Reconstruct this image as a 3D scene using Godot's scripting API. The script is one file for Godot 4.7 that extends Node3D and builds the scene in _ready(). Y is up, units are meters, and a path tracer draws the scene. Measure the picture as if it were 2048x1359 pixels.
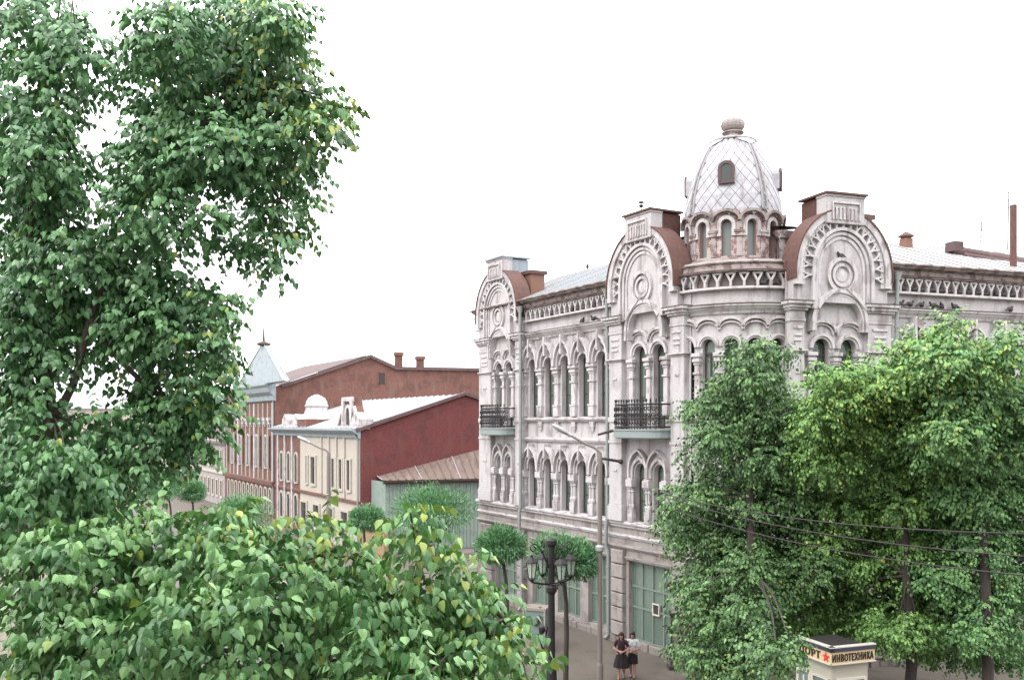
extends Node3D

const FL := 1900.0
const EYE := 8.8
var M := {}
var cache := {}
var rng := RandomNumberGenerator.new()

class MB:
	var v := PackedVector3Array()
	var n := PackedVector3Array()
	var t := PackedVector2Array()
	func tri(a: Vector3, b: Vector3, c: Vector3, ua := Vector2.ZERO, ub := Vector2.ZERO, uc := Vector2.ZERO):
		var nn := (b - a).cross(c - a)
		if nn.length_squared() < 1e-14:
			return
		nn = nn.normalized()
		v.append(a); v.append(c); v.append(b)
		n.append(nn); n.append(nn); n.append(nn)
		t.append(ua); t.append(uc); t.append(ub)
	func stri(a: Vector3, b: Vector3, c: Vector3, na: Vector3, nb: Vector3, nc: Vector3, ua := Vector2.ZERO, ub := Vector2.ZERO, uc := Vector2.ZERO):
		if (b - a).cross(c - a).length_squared() < 1e-16:
			return
		v.append(a); v.append(c); v.append(b)
		n.append(na); n.append(nc); n.append(nb)
		t.append(ua); t.append(uc); t.append(ub)
	func quad(a: Vector3, b: Vector3, c: Vector3, d: Vector3, ua := Vector2.ZERO, ub := Vector2.ZERO, uc := Vector2.ZERO, ud := Vector2.ZERO):
		tri(a, b, c, ua, ub, uc)
		tri(a, c, d, ua, uc, ud)
	func box(x: Transform3D, s: Vector3, c := Vector3.ZERO):
		var h := s / 2.0
		var p := []
		for i in 8:
			p.append(x * (c + Vector3(h.x if i & 1 else -h.x, h.y if i & 2 else -h.y, h.z if i & 4 else -h.z)))
		quad(p[4], p[5], p[7], p[6]); quad(p[1], p[0], p[2], p[3])
		quad(p[5], p[1], p[3], p[7]); quad(p[0], p[4], p[6], p[2])
		quad(p[6], p[7], p[3], p[2]); quad(p[0], p[1], p[5], p[4])
	# box with its front upright edges and top and bottom front edges bevelled; back is at z = 0
	func block(x: Transform3D, u0: float, u1: float, v0: float, v1: float, d: float, b := 0.02):
		var o := [Vector3(u0, v0, 0), Vector3(u1, v0, 0), Vector3(u1, v1, 0), Vector3(u0, v1, 0)]
		var m := [Vector3(u0, v0, d - b), Vector3(u1, v0, d - b), Vector3(u1, v1, d - b), Vector3(u0, v1, d - b)]
		var f := [Vector3(u0 + b, v0 + b, d), Vector3(u1 - b, v0 + b, d), Vector3(u1 - b, v1 - b, d), Vector3(u0 + b, v1 - b, d)]
		for i in 4:
			var j := (i + 1) % 4
			quad(x * o[i], x * o[j], x * m[j], x * m[i])
			quad(x * m[i], x * m[j], x * f[j], x * f[i])
		quad(x * f[0], x * f[1], x * f[2], x * f[3])
	func tube(pts: Array, rad: Array, sides := 8, cap := true):
		var rings := []
		var nor := []
		var side := Vector3.ZERO
		for i in pts.size():
			var d: Vector3 = (pts[mini(i + 1, pts.size() - 1)] - pts[maxi(i - 1, 0)]).normalized()
			if side == Vector3.ZERO:
				side = d.cross(Vector3.UP if absf(d.y) < 0.9 else Vector3.RIGHT).normalized()
			else:
				side = (side - d * side.dot(d)).normalized()
			var up := side.cross(d).normalized()
			var ring := []
			var rn := []
			var r: float = rad[i] if i < rad.size() else rad[-1]
			for k in sides:
				var a := TAU * k / sides
				var q := side * cos(a) + up * sin(a)
				ring.append(pts[i] + q * r)
				rn.append(q)
			rings.append(ring); nor.append(rn)
		for i in pts.size() - 1:
			for k in sides:
				var j := (k + 1) % sides
				stri(rings[i][j], rings[i][k], rings[i + 1][k], nor[i][j], nor[i][k], nor[i + 1][k])
				stri(rings[i][j], rings[i + 1][k], rings[i + 1][j], nor[i][j], nor[i + 1][k], nor[i + 1][j])
		if cap:
			for k in sides:
				var j := (k + 1) % sides
				tri(pts[0], rings[0][k], rings[0][j])
				tri(pts[-1], rings[-1][j], rings[-1][k])
	# profile: Vector2(radius, height) upwards; hard: flat facets between rows
	func lathe(x: Transform3D, prof: Array, segs := 16, a0 := 0.0, a1 := TAU, smooth := true, ur := 1.0):
		for i in prof.size() - 1:
			var p: Vector2 = prof[i]
			var q: Vector2 = prof[i + 1]
			var e := q - p
			var nr := Vector2(e.y, -e.x).normalized()
			for k in segs:
				var a := a0 + (a1 - a0) * k / segs
				var b := a0 + (a1 - a0) * (k + 1) / segs
				var da := Vector3(sin(a), 0, cos(a))
				var db := Vector3(sin(b), 0, cos(b))
				var A := x * (da * p.x + Vector3(0, p.y, 0)); var B := x * (db * p.x + Vector3(0, p.y, 0))
				var C := x * (db * q.x + Vector3(0, q.y, 0)); var D := x * (da * q.x + Vector3(0, q.y, 0))
				var u0 := Vector2(a * ur, -p.y); var u1 := Vector2(b * ur, -p.y); var u2 := Vector2(b * ur, -q.y); var u3 := Vector2(a * ur, -q.y)
				if smooth:
					var na := (x.basis * (da * nr.x + Vector3(0, nr.y, 0))).normalized()
					var nb := (x.basis * (db * nr.x + Vector3(0, nr.y, 0))).normalized()
					stri(A, B, C, na, nb, nb, u0, u1, u2)
					stri(A, C, D, na, nb, na, u0, u2, u3)
				else:
					quad(A, B, C, D, u0, u1, u2, u3)
	func ball(x: Transform3D, r: Vector3, segs := 10, rows := 6):
		for i in rows:
			var t0 := PI * i / rows - PI / 2
			var t1 := PI * (i + 1) / rows - PI / 2
			for k in segs:
				var a := TAU * k / segs
				var b := TAU * (k + 1) / segs
				var q := [Vector3(cos(t0) * sin(a), sin(t0), cos(t0) * cos(a)), Vector3(cos(t0) * sin(b), sin(t0), cos(t0) * cos(b)), Vector3(cos(t1) * sin(b), sin(t1), cos(t1) * cos(b)), Vector3(cos(t1) * sin(a), sin(t1), cos(t1) * cos(a))]
				var w := []
				for s in q:
					w.append(x * (s * r))
				var m := []
				for s in q:
					m.append((x.basis * (s / r)).normalized())
				stri(w[0], w[1], w[2], m[0], m[1], m[2])
				stri(w[0], w[2], w[3], m[0], m[2], m[3])
	# flat polygon in the frame x (x, y plane), pushed from z0 to z1
	func plate(x: Transform3D, poly: PackedVector2Array, z0: float, z1: float, back := false):
		if Geometry2D.is_polygon_clockwise(poly):
			poly.reverse()
		var id := Geometry2D.triangulate_polygon(poly)
		for i in range(0, id.size(), 3):
			var a := poly[id[i]]; var b := poly[id[i + 1]]; var c := poly[id[i + 2]]
			if (b - a).cross(c - a) < 0:
				var s := b; b = c; c = s
			tri(x * Vector3(a.x, a.y, z1), x * Vector3(b.x, b.y, z1), x * Vector3(c.x, c.y, z1))
			if back:
				tri(x * Vector3(a.x, a.y, z0), x * Vector3(c.x, c.y, z0), x * Vector3(b.x, b.y, z0))
		for i in poly.size():
			var a := poly[i]; var b := poly[(i + 1) % poly.size()]
			quad(x * Vector3(a.x, a.y, z0), x * Vector3(b.x, b.y, z0), x * Vector3(b.x, b.y, z1), x * Vector3(a.x, a.y, z1))
	func mesh() -> ArrayMesh:
		var m := ArrayMesh.new()
		if v.is_empty():
			return m
		var a := []
		a.resize(Mesh.ARRAY_MAX)
		a[Mesh.ARRAY_VERTEX] = v; a[Mesh.ARRAY_NORMAL] = n; a[Mesh.ARRAY_TEX_UV] = t
		m.add_surface_from_arrays(Mesh.PRIMITIVE_TRIANGLES, a)
		return m

# a wall that shapes are laid on: flat, or bent round an upright axis (r > 0). u runs to the viewer's right, v up, w out
class Fac:
	var x: Transform3D
	var r := 0.0
	func _init(o: Vector3, z: Vector3, rr := 0.0):
		x = Transform3D(Basis(Vector3.UP.cross(z), Vector3.UP, z), o)
		r = rr
	func p(u: float, v: float, w := 0.0) -> Vector3:
		if r == 0.0:
			return x * Vector3(u, v, w)
		var a := u / r
		return x * Vector3(sin(a) * (r + w), v, cos(a) * (r + w))
	func fr(u: float, v := 0.0, w := 0.0) -> Transform3D:
		if r == 0.0:
			return x * Transform3D(Basis(), Vector3(u, v, w))
		var a := u / r
		return x * Transform3D(Basis(Vector3.UP, a), Vector3(sin(a) * (r + w), v, cos(a) * (r + w)))
	func cuts(u0: float, u1: float) -> Array:
		var k := 1 if r == 0.0 else maxi(1, ceili(absf(u1 - u0) / 0.25))
		var o := []
		for i in k + 1:
			o.append(lerpf(u0, u1, float(i) / k))
		return o

func rect(b: MB, f: Fac, u0: float, u1: float, v0: float, v1: float, w := 0.0):
	var c := f.cuts(u0, u1)
	for i in c.size() - 1:
		b.quad(f.p(c[i], v0, w), f.p(c[i + 1], v0, w), f.p(c[i + 1], v1, w), f.p(c[i], v1, w), Vector2(c[i], -v0), Vector2(c[i + 1], -v0), Vector2(c[i + 1], -v1), Vector2(c[i], -v1))

# a moulding: prof is a chain of Vector2(w, v) from its bottom at the wall to its top at the wall
func mould(b: MB, f: Fac, u0: float, u1: float, prof: Array):
	var c := f.cuts(u0, u1)
	for i in c.size() - 1:
		for k in prof.size() - 1:
			var p: Vector2 = prof[k]
			var q: Vector2 = prof[k + 1]
			b.quad(f.p(c[i], p.y, p.x), f.p(c[i + 1], p.y, p.x), f.p(c[i + 1], q.y, q.x), f.p(c[i], q.y, q.x))
	var poly := PackedVector2Array(prof)
	var id := Geometry2D.triangulate_polygon(poly)
	for i in range(0, id.size(), 3):
		for u in [u0, u1]:
			var a := poly[id[i]]; var d := poly[id[i + 1]]; var e := poly[id[i + 2]]
			if ((d - a).cross(e - a) > 0) == (u == u0):
				var s := d; d = e; e = s
			b.tri(f.p(u, a.y, a.x), f.p(u, d.y, d.x), f.p(u, e.y, e.x))

# a raised band that follows a path of Vector2(u, v)
func rib(b: MB, f: Fac, path: Array, wd: float, w0: float, w1: float):
	var o := []
	var c := []
	for i in path.size():
		var d: Vector2 = (path[mini(i + 1, path.size() - 1)] - path[maxi(i - 1, 0)]).normalized()
		var nn := Vector2(-d.y, d.x) * wd / 2.0
		o.append(path[i] + nn); c.append(path[i] - nn)
	for i in path.size() - 1:
		var j := i + 1
		b.quad(f.p(c[i].x, c[i].y, w1), f.p(c[j].x, c[j].y, w1), f.p(o[j].x, o[j].y, w1), f.p(o[i].x, o[i].y, w1))
		b.quad(f.p(o[i].x, o[i].y, w1), f.p(o[j].x, o[j].y, w1), f.p(o[j].x, o[j].y, w0), f.p(o[i].x, o[i].y, w0))
		b.quad(f.p(c[i].x, c[i].y, w0), f.p(c[j].x, c[j].y, w0), f.p(c[j].x, c[j].y, w1), f.p(c[i].x, c[i].y, w1))
	for i in [0, path.size() - 1]:
		b.quad(f.p(o[i].x, o[i].y, w0), f.p(c[i].x, c[i].y, w0), f.p(c[i].x, c[i].y, w1), f.p(o[i].x, o[i].y, w1))

# arch from left foot to right foot; keel lifts a point at its crown
func arch(uc: float, vc: float, ru: float, rv: float, nseg := 14, keel := 0.0, stilt := 0.0, a0 := 0.0, a1 := PI) -> Array:
	var o := []
	if stilt > 0:
		o.append(Vector2(uc - ru, vc - stilt))
	for i in nseg + 1:
		var a := lerpf(a0, a1, float(i) / nseg)
		var x := -cos(a)
		o.append(Vector2(uc + x * ru, vc + sin(a) * rv + keel * exp(-absf(x) / 0.22)))
	if stilt > 0:
		o.append(Vector2(uc + ru, vc - stilt))
	return o

# wall field with one arched (or flat, rise 0) opening and its reveal
func field(b: MB, f: Fac, u0: float, u1: float, v0: float, v1: float, uc: float, hw: float, sill: float, spring: float, depth := 0.3, rise := -1.0, w := 0.0):
	if rise < 0:
		rise = hw
	if sill > v0:
		rect(b, f, u0, u1, v0, sill, w)
	rect(b, f, u0, uc - hw, sill, v1, w)
	rect(b, f, uc + hw, u1, sill, v1, w)
	var pts := arch(uc, spring, hw, rise, 10) if rise > 0 else [Vector2(uc - hw, spring), Vector2(uc, spring), Vector2(uc + hw, spring)]
	for i in pts.size() - 1:
		var p: Vector2 = pts[i]
		var q: Vector2 = pts[i + 1]
		b.quad(f.p(p.x, p.y, w), f.p(q.x, q.y, w), f.p(q.x, v1, w), f.p(p.x, v1, w))
		b.quad(f.p(p.x, p.y, w), f.p(p.x, p.y, w - depth), f.p(q.x, q.y, w - depth), f.p(q.x, q.y, w))
	b.quad(f.p(uc - hw, sill, w - depth), f.p(uc - hw, spring, w - depth), f.p(uc - hw, spring, w), f.p(uc - hw, sill, w))
	b.quad(f.p(uc + hw, sill, w), f.p(uc + hw, spring, w), f.p(uc + hw, spring, w - depth), f.p(uc + hw, sill, w - depth))
	b.quad(f.p(uc - hw, sill, w), f.p(uc + hw, sill, w), f.p(uc + hw, sill, w - depth), f.p(uc - hw, sill, w - depth))

# stack of bevelled blocks on the wall: rows [v0, v1, half width, depth]
func stack(b: MB, x: Transform3D, rows: Array, bev := 0.015):
	for r in rows:
		b.block(x, -r[2], r[2], r[0], r[1], r[3], minf(bev, (r[1] - r[0]) * 0.3))
		# top and bottom shelves are part of block

func part(parent: Node, called: String, m, mat: Material, x := Transform3D(), label := "") -> MeshInstance3D:
	var o := MeshInstance3D.new()
	o.name = called
	o.mesh = m.mesh() if m is MB else m
	o.material_override = mat
	o.transform = x
	if label:
		o.set_meta("label", label)
	parent.add_child(o, true)
	return o

func thing(called: String, label: String, category: String, pos := Vector3.ZERO, group := "", turn := 0.0) -> Node3D:
	var o := Node3D.new()
	o.name = called
	add_child(o, true)
	o.position = pos
	o.rotation.y = turn
	tag(o, label, category, group)
	return o

func tag(o: Node, label: String, category: String, group := ""):
	o.set_meta("label", label)
	o.set_meta("category", category)
	if group:
		o.set_meta("group", group)

func struct(called: String, m, mat: Material, x := Transform3D()) -> MeshInstance3D:
	var o := part(self, called, m, mat, x)
	o.set_meta("kind", "structure")
	return o

func px(x: float, y: float, d: float) -> Vector3:   # a point at distance d seen at (x, y) of the photograph
	return Vector3((x - 1024.0) / FL * d, EYE - (y - 846.0) / FL * d, -d)

func ground(x: float, d: float) -> Vector3:
	return Vector3((x - 1024.0) / FL * d, 0, -d)

func lin(r: float, g: float, b: float) -> Color:
	return Color(r, g, b).linear_to_srgb()

func noise_img(s: int, freq: float, oct: int, seed_: int, w := 512, h := 512) -> Image:
	var fn := FastNoiseLite.new()
	fn.seed = seed_
	fn.noise_type = FastNoiseLite.TYPE_SIMPLEX_SMOOTH
	fn.frequency = freq
	fn.fractal_octaves = oct
	var im := fn.get_seamless_image(w, h)
	if w != s or h != s:
		im.resize(s, s, Image.INTERPOLATE_CUBIC)
	im.convert(Image.FORMAT_L8)
	return im

# colour texture: base tone broken up by fine grain, blotches of a second tone and upright streaks of a third
func worn(base: Color, blot: Color, streak: Color, nb: float, ns: float, grain := 0.1, seed_ := 1, cut := 0.55) -> ImageTexture:
	var s := 512
	var a := noise_img(s, 0.008, 5, seed_).get_data()
	var g := noise_img(s, 0.09, 3, seed_ + 7).get_data()
	var k := noise_img(s, 0.02, 4, seed_ + 13, 512, 96).get_data()
	var out := PackedByteArray()
	out.resize(s * s * 3)
	for i in s * s:
		var va := a[i] / 255.0
		var vk := k[i] / 255.0
		var c := base * (1.0 - grain + 2.0 * grain * g[i] / 255.0)
		c = c.lerp(blot, nb * smoothstep(cut, cut + 0.25, va))
		c = c.lerp(streak, ns * smoothstep(0.5, 0.85, vk * 0.7 + va * 0.3))
		c = c.clamp().linear_to_srgb()
		out[i * 3] = int(c.r * 255); out[i * 3 + 1] = int(c.g * 255); out[i * 3 + 2] = int(c.b * 255)
	return ImageTexture.create_from_image(Image.create_from_data(s, s, false, Image.FORMAT_RGB8, out))

# brickwork for walls too far off to tell the bricks apart: 8 x 24 bricks in a tile of 2 m
func brick_tex(base: Color, joint: Color, paint: Color, amount: float, seed_: int, cut := 0.42) -> ImageTexture:
	var s := 512
	var a := noise_img(s, 0.012, 4, seed_).get_data()
	var g := noise_img(s, 0.12, 2, seed_ + 3).get_data()
	var out := PackedByteArray()
	out.resize(s * s * 3)
	var r := RandomNumberGenerator.new()
	r.seed = seed_
	var tone := []
	for i in 24 * 8:
		tone.append(r.randf_range(0.75, 1.2))
	for y in s:
		var row := y * 24 / s
		var fy := fposmod(y * 24.0 / s, 1.0)
		for x in s:
			var xx := x * 8.0 / s + (0.5 if row & 1 else 0.0)
			var fx := fposmod(xx, 1.0)
			var i := y * s + x
			var c: Color = base * float(tone[row * 8 + int(xx) % 8])
			if fy < 0.14 or fx < 0.05:
				c = joint
			c = c * (0.85 + 0.3 * g[i] / 255.0)
			c = c.lerp(paint, amount * smoothstep(cut, cut + 0.16, a[i] / 255.0 * 0.8 + g[i] / 255.0 * 0.2))
			c = c.clamp().linear_to_srgb()
			out[i * 3] = int(c.r * 255); out[i * 3 + 1] = int(c.g * 255); out[i * 3 + 2] = int(c.b * 255)
	return ImageTexture.create_from_image(Image.create_from_data(s, s, false, Image.FORMAT_RGB8, out))

func mat(called: String, c: Color, rough := 0.85, metal := 0.0) -> StandardMaterial3D:
	var m := StandardMaterial3D.new()
	m.resource_name = called
	m.albedo_color = c
	m.roughness = rough
	m.metallic = metal
	m.cull_mode = BaseMaterial3D.CULL_DISABLED
	M[called] = m
	return m

func tri_tex(m: StandardMaterial3D, t: Texture2D, size: float, up := 1.0) -> StandardMaterial3D:
	m.albedo_color = Color.WHITE
	m.albedo_texture = t
	m.uv1_triplanar = true
	m.uv1_world_triplanar = true
	m.uv1_triplanar_sharpness = 4.0
	m.uv1_scale = Vector3(1.0 / size, 1.0 / size / up, 1.0 / size)
	return m

func materials():
	# whitewashed stucco, with grey dirt and pinkish patches where the wash is thin
	tri_tex(mat("stucco", Color.WHITE, 0.9), worn(Color(0.43, 0.408, 0.418), Color(0.31, 0.275, 0.28), Color(0.18, 0.15, 0.148), 0.5, 0.75, 0.14, 3), 5.0, 1.4)
	tri_tex(mat("trim", Color.WHITE, 0.9), worn(Color(0.46, 0.435, 0.445), Color(0.27, 0.23, 0.235), Color(0.13, 0.105, 0.105), 0.6, 0.7, 0.14, 21), 3.0, 1.2)
	tri_tex(mat("dirty", Color.WHITE, 0.92), worn(Color(0.27, 0.225, 0.215), Color(0.11, 0.076, 0.072), Color(0.07, 0.05, 0.05), 0.85, 0.75, 0.25, 41, 0.42), 2.4, 1.0)
	tri_tex(mat("peeling", Color.WHITE, 0.92), worn(Color(0.35, 0.31, 0.305), Color(0.14, 0.085, 0.08), Color(0.08, 0.058, 0.058), 0.85, 0.7, 0.3, 47, 0.45), 2.0, 1.0)
	tri_tex(mat("lower", Color.WHITE, 0.9), worn(Color(0.28, 0.25, 0.24), Color(0.185, 0.155, 0.15), Color(0.11, 0.09, 0.088), 0.6, 0.6, 0.15, 61), 4.0)
	tri_tex(mat("zinc", Color.WHITE, 0.55, 0.15), worn(Color(0.25, 0.30, 0.33), Color(0.185, 0.22, 0.245), Color(0.14, 0.12, 0.12), 0.5, 0.5, 0.06, 71), 3.0)
	tri_tex(mat("pale_metal", Color.WHITE, 0.6, 0.1), worn(Color(0.345, 0.34, 0.37), Color(0.26, 0.255, 0.28), Color(0.17, 0.145, 0.145), 0.6, 0.6, 0.12, 75), 2.2)
	tri_tex(mat("white_roof", Color.WHITE, 0.5, 0.1), worn(Color(0.44, 0.425, 0.44), Color(0.36, 0.345, 0.355), Color(0.25, 0.22, 0.22), 0.5, 0.4, 0.06, 77), 3.5)
	tri_tex(mat("rust", Color.WHITE, 0.8, 0.1), worn(Color(0.105, 0.05, 0.042), Color(0.055, 0.03, 0.028), Color(0.17, 0.10, 0.08), 0.7, 0.5, 0.25, 81), 1.3)
	tri_tex(mat("rust_roof", Color.WHITE, 0.75, 0.1), worn(Color(0.15, 0.108, 0.092), Color(0.10, 0.064, 0.056), Color(0.22, 0.18, 0.16), 0.7, 0.6, 0.12, 83), 4.0)
	tri_tex(mat("dark_roof", Color.WHITE, 0.8, 0.05), worn(Color(0.09, 0.055, 0.055), Color(0.05, 0.035, 0.035), Color(0.14, 0.10, 0.10), 0.6, 0.5, 0.15, 85), 4.0)
	mat("drum_brick", Color.WHITE, 0.95).albedo_texture = brick_tex(Color(0.20, 0.095, 0.085), Color(0.36, 0.31, 0.3), Color(0.40, 0.36, 0.355), 0.88, 5, 0.40)
	M.drum_brick.uv1_scale = Vector3(0.5, 0.5, 0.5)
	tri_tex(mat("red_brick", Color.WHITE, 0.95), worn(Color(0.115, 0.032, 0.032), Color(0.075, 0.024, 0.027), Color(0.14, 0.055, 0.05), 0.6, 0.5, 0.3, 9, 0.45), 9.0, 0.7)
	tri_tex(mat("brown_brick", Color.WHITE, 0.95), worn(Color(0.14, 0.066, 0.053), Color(0.085, 0.042, 0.036), Color(0.18, 0.11, 0.09), 0.6, 0.5, 0.35, 15, 0.45), 8.0, 0.7)
	mat("orange_brick", Color.WHITE, 0.95).albedo_texture = brick_tex(Color(0.26, 0.135, 0.085), Color(0.2, 0.12, 0.09), Color(0.17, 0.085, 0.065), 0.5, 25)
	M.orange_brick.uv1_scale = Vector3(0.5, 0.5, 0.5)
	tri_tex(mat("cream", Color.WHITE, 0.9), worn(Color(0.39, 0.355, 0.31), Color(0.36, 0.32, 0.28), Color(0.27, 0.24, 0.22), 0.5, 0.5, 0.1, 91), 4.0)
	tri_tex(mat("grey_plaster", Color.WHITE, 0.9), worn(Color(0.30, 0.27, 0.27), Color(0.2, 0.18, 0.18), Color(0.15, 0.13, 0.13), 0.5, 0.5, 0.1, 93), 4.0)
	tri_tex(mat("green_boards", Color.WHITE, 0.85), worn(Color(0.20, 0.255, 0.225), Color(0.14, 0.18, 0.16), Color(0.16, 0.18, 0.16), 0.5, 0.5, 0.1, 95), 2.0)
	tri_tex(mat("ochre", Color.WHITE, 0.9), worn(Color(0.27, 0.185, 0.105), Color(0.2, 0.13, 0.08), Color(0.15, 0.10, 0.07), 0.5, 0.5, 0.1, 97), 3.0)
	tri_tex(mat("paving", Color.WHITE, 0.9), worn(Color(0.105, 0.088, 0.074), Color(0.073, 0.06, 0.052), Color(0.135, 0.115, 0.10), 0.6, 0.4, 0.12, 101), 6.0)
	tri_tex(mat("asphalt", Color.WHITE, 0.9), worn(Color(0.10, 0.093, 0.088), Color(0.07, 0.066, 0.062), Color(0.13, 0.12, 0.115), 0.5, 0.4, 0.12, 103), 7.0)
	tri_tex(mat("earth", Color.WHITE, 0.95), worn(Color(0.14, 0.12, 0.09), Color(0.08, 0.09, 0.05), Color(0.18, 0.15, 0.12), 0.6, 0.4, 0.2, 105), 5.0)
	tri_tex(mat("kerb", Color.WHITE, 0.9), worn(Color(0.3, 0.28, 0.26), Color(0.2, 0.19, 0.18), Color(0.15, 0.14, 0.13), 0.5, 0.4, 0.12, 107), 2.0)
	tri_tex(mat("bark", Color.WHITE, 0.95), worn(Color(0.05, 0.04, 0.035), Color(0.022, 0.017, 0.016), Color(0.085, 0.072, 0.062), 0.7, 0.6, 0.25, 111), 0.8, 3.0)
	tri_tex(mat("pale_bark", Color.WHITE, 0.95), worn(Color(0.085, 0.07, 0.058), Color(0.03, 0.024, 0.022), Color(0.16, 0.14, 0.12), 0.7, 0.6, 0.25, 113), 0.7, 2.0)
	mat("roof_seam", lin(0.3, 0.29, 0.3), 0.7)
	mat("dome_gap", lin(0.21, 0.2, 0.21), 0.8)
	mat("dome_seam", lin(0.25, 0.24, 0.255), 0.7)
	mat("cap_sheet", lin(0.085, 0.055, 0.055), 0.8)
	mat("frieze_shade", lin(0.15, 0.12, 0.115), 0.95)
	mat("kiosk_roof", lin(0.02, 0.017, 0.018), 0.8)
	mat("twig", lin(0.10, 0.075, 0.05), 0.9)
	mat("iron", lin(0.018, 0.015, 0.017), 0.55, 0.3)
	mat("pipe", lin(0.235, 0.25, 0.25), 0.6, 0.2)
	mat("balcony_grey", lin(0.21, 0.245, 0.25), 0.7)
	mat("lamp_grey", lin(0.34, 0.34, 0.35), 0.5, 0.3)
	mat("pole_grey", lin(0.17, 0.145, 0.135), 0.75)
	mat("lamp_glass", Color(0.75, 0.8, 0.75, 0.35), 0.12).transparency = BaseMaterial3D.TRANSPARENCY_ALPHA
	mat("frame_dark", lin(0.05, 0.038, 0.035), 0.6)
	mat("frame_green", lin(0.15, 0.18, 0.155), 0.7)
	mat("curtain_shop", lin(0.12, 0.138, 0.115), 0.95)
	mat("pane", Color(0.55, 0.65, 0.6, 0.22), 0.06).transparency = BaseMaterial3D.TRANSPARENCY_ALPHA
	mat("curtain_green", lin(0.25, 0.30, 0.24), 0.95)
	mat("curtain_dark", lin(0.085, 0.10, 0.08), 0.95)
	mat("curtain_brown", lin(0.028, 0.022, 0.02), 0.95)
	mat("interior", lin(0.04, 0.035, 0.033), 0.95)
	mat("dark_glass", lin(0.03, 0.035, 0.035), 0.15)
	mat("drum_glass", lin(0.17, 0.20, 0.19), 0.35)
	mat("wire", lin(0.03, 0.02, 0.025), 0.7)
	mat("pigeon", lin(0.035, 0.03, 0.035), 0.7)
	mat("sign_cream", lin(0.55, 0.42, 0.25), 0.6)
	mat("sign_black", lin(0.015, 0.012, 0.012), 0.6)
	mat("sign_red", lin(0.62, 0.03, 0.02), 0.5)
	mat("sign_blue", lin(0.03, 0.033, 0.055), 0.6)
	mat("kiosk_wall", lin(0.38, 0.36, 0.30), 0.7)
	mat("kiosk_frame", lin(0.5, 0.47, 0.42), 0.6)
	mat("kiosk_glass", lin(0.16, 0.22, 0.21), 0.15)
	mat("board", lin(0.25, 0.21, 0.18), 0.8)
	mat("skin", lin(0.36, 0.19, 0.15), 0.6)
	mat("hair", lin(0.03, 0.014, 0.013), 0.6)
	mat("maroon", lin(0.028, 0.01, 0.016), 0.9)
	mat("black_skirt", lin(0.014, 0.009, 0.012), 0.9)
	mat("white_cloth", lin(0.55, 0.57, 0.58), 0.9)
	mat("grey_cloth", lin(0.09, 0.085, 0.08), 0.9)
	mat("shoe", lin(0.03, 0.02, 0.02), 0.5)
	mat("plinth_stone", lin(0.2, 0.175, 0.165), 0.95)
	for a in [["leaf", 0.0], ["leaf_far", 0.0]]:
		var m := mat(a[0], Color.WHITE, 0.36)
		m.vertex_color_use_as_albedo = true
		m.backlight_enabled = true
		if a[0] == "leaf_far":
			m.roughness = 0.6
		m.backlight = Color(0.2, 0.33, 0.1)
# arched casement in its own frame: x across, y from the sill up, z out; frame mesh, pane and curtain
func casement(parent: Node, f: Fac, u: float, sill: float, spring: float, hw: float, w: float, style: int, rise := -1.0, wood := "frame_dark"):
	if rise < 0:
		rise = hw
	var hs := spring - sill
	var key := "cas%.2f_%.2f_%.2f" % [hs, hw, rise]
	if not cache.has(key):
		var fl := Fac.new(Vector3.ZERO, Vector3(0, 0, 1))
		var b := MB.new()
		var path := [Vector2(-hw, 0), Vector2(-hw, hs)] + arch(0, hs, hw, rise, 10) + [Vector2(hw, hs), Vector2(hw, 0)]
		if rise == 0.0:
			path = [Vector2(-hw, 0), Vector2(-hw, hs), Vector2(hw, hs), Vector2(hw, 0)]
		rib(b, fl, path, 0.1, -0.02, 0.04)
		b.box(Transform3D(), Vector3(2 * hw, 0.09, 0.07), Vector3(0, 0.045, 0.01))
		b.box(Transform3D(), Vector3(2 * hw, 0.075, 0.06), Vector3(0, hs - 0.25, 0.015))
		b.box(Transform3D(), Vector3(0.06, hs - 0.25, 0.055), Vector3(0, (hs - 0.25) / 2, 0.01))
		b.box(Transform3D(), Vector3(2 * hw, 0.04, 0.04), Vector3(0, hs * 0.42, 0.005))
		var p := MB.new()
		var poly := PackedVector2Array([Vector2(-hw, 0)])
		for q in path.slice(1, -1):
			if poly[-1].distance_to(q) > 0.001:
				poly.append(q)
		poly.append(Vector2(hw, 0))
		p.plate(Transform3D(), poly, -0.006, 0.0)
		var c := MB.new()
		var n := 14
		for i in n:
			var x0 := lerpf(-hw - 0.03, hw + 0.03, float(i) / n); var x1 := lerpf(-hw - 0.03, hw + 0.03, float(i + 1) / n)
			var z0 := -0.13 + 0.03 * sin(i * 2.1); var z1 := -0.13 + 0.03 * sin((i + 1) * 2.1)
			c.quad(Vector3(x0, 0, z0), Vector3(x1, 0, z1), Vector3(x1, hs + rise, z1), Vector3(x0, hs + rise, z0))
		cache[key] = [b.mesh(), p.mesh(), c.mesh()]
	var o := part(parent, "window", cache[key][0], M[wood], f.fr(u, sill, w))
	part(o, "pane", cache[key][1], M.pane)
	part(o, "curtain", cache[key][2], M[["curtain_green", "curtain_dark", "curtain_brown"][style]])

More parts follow.
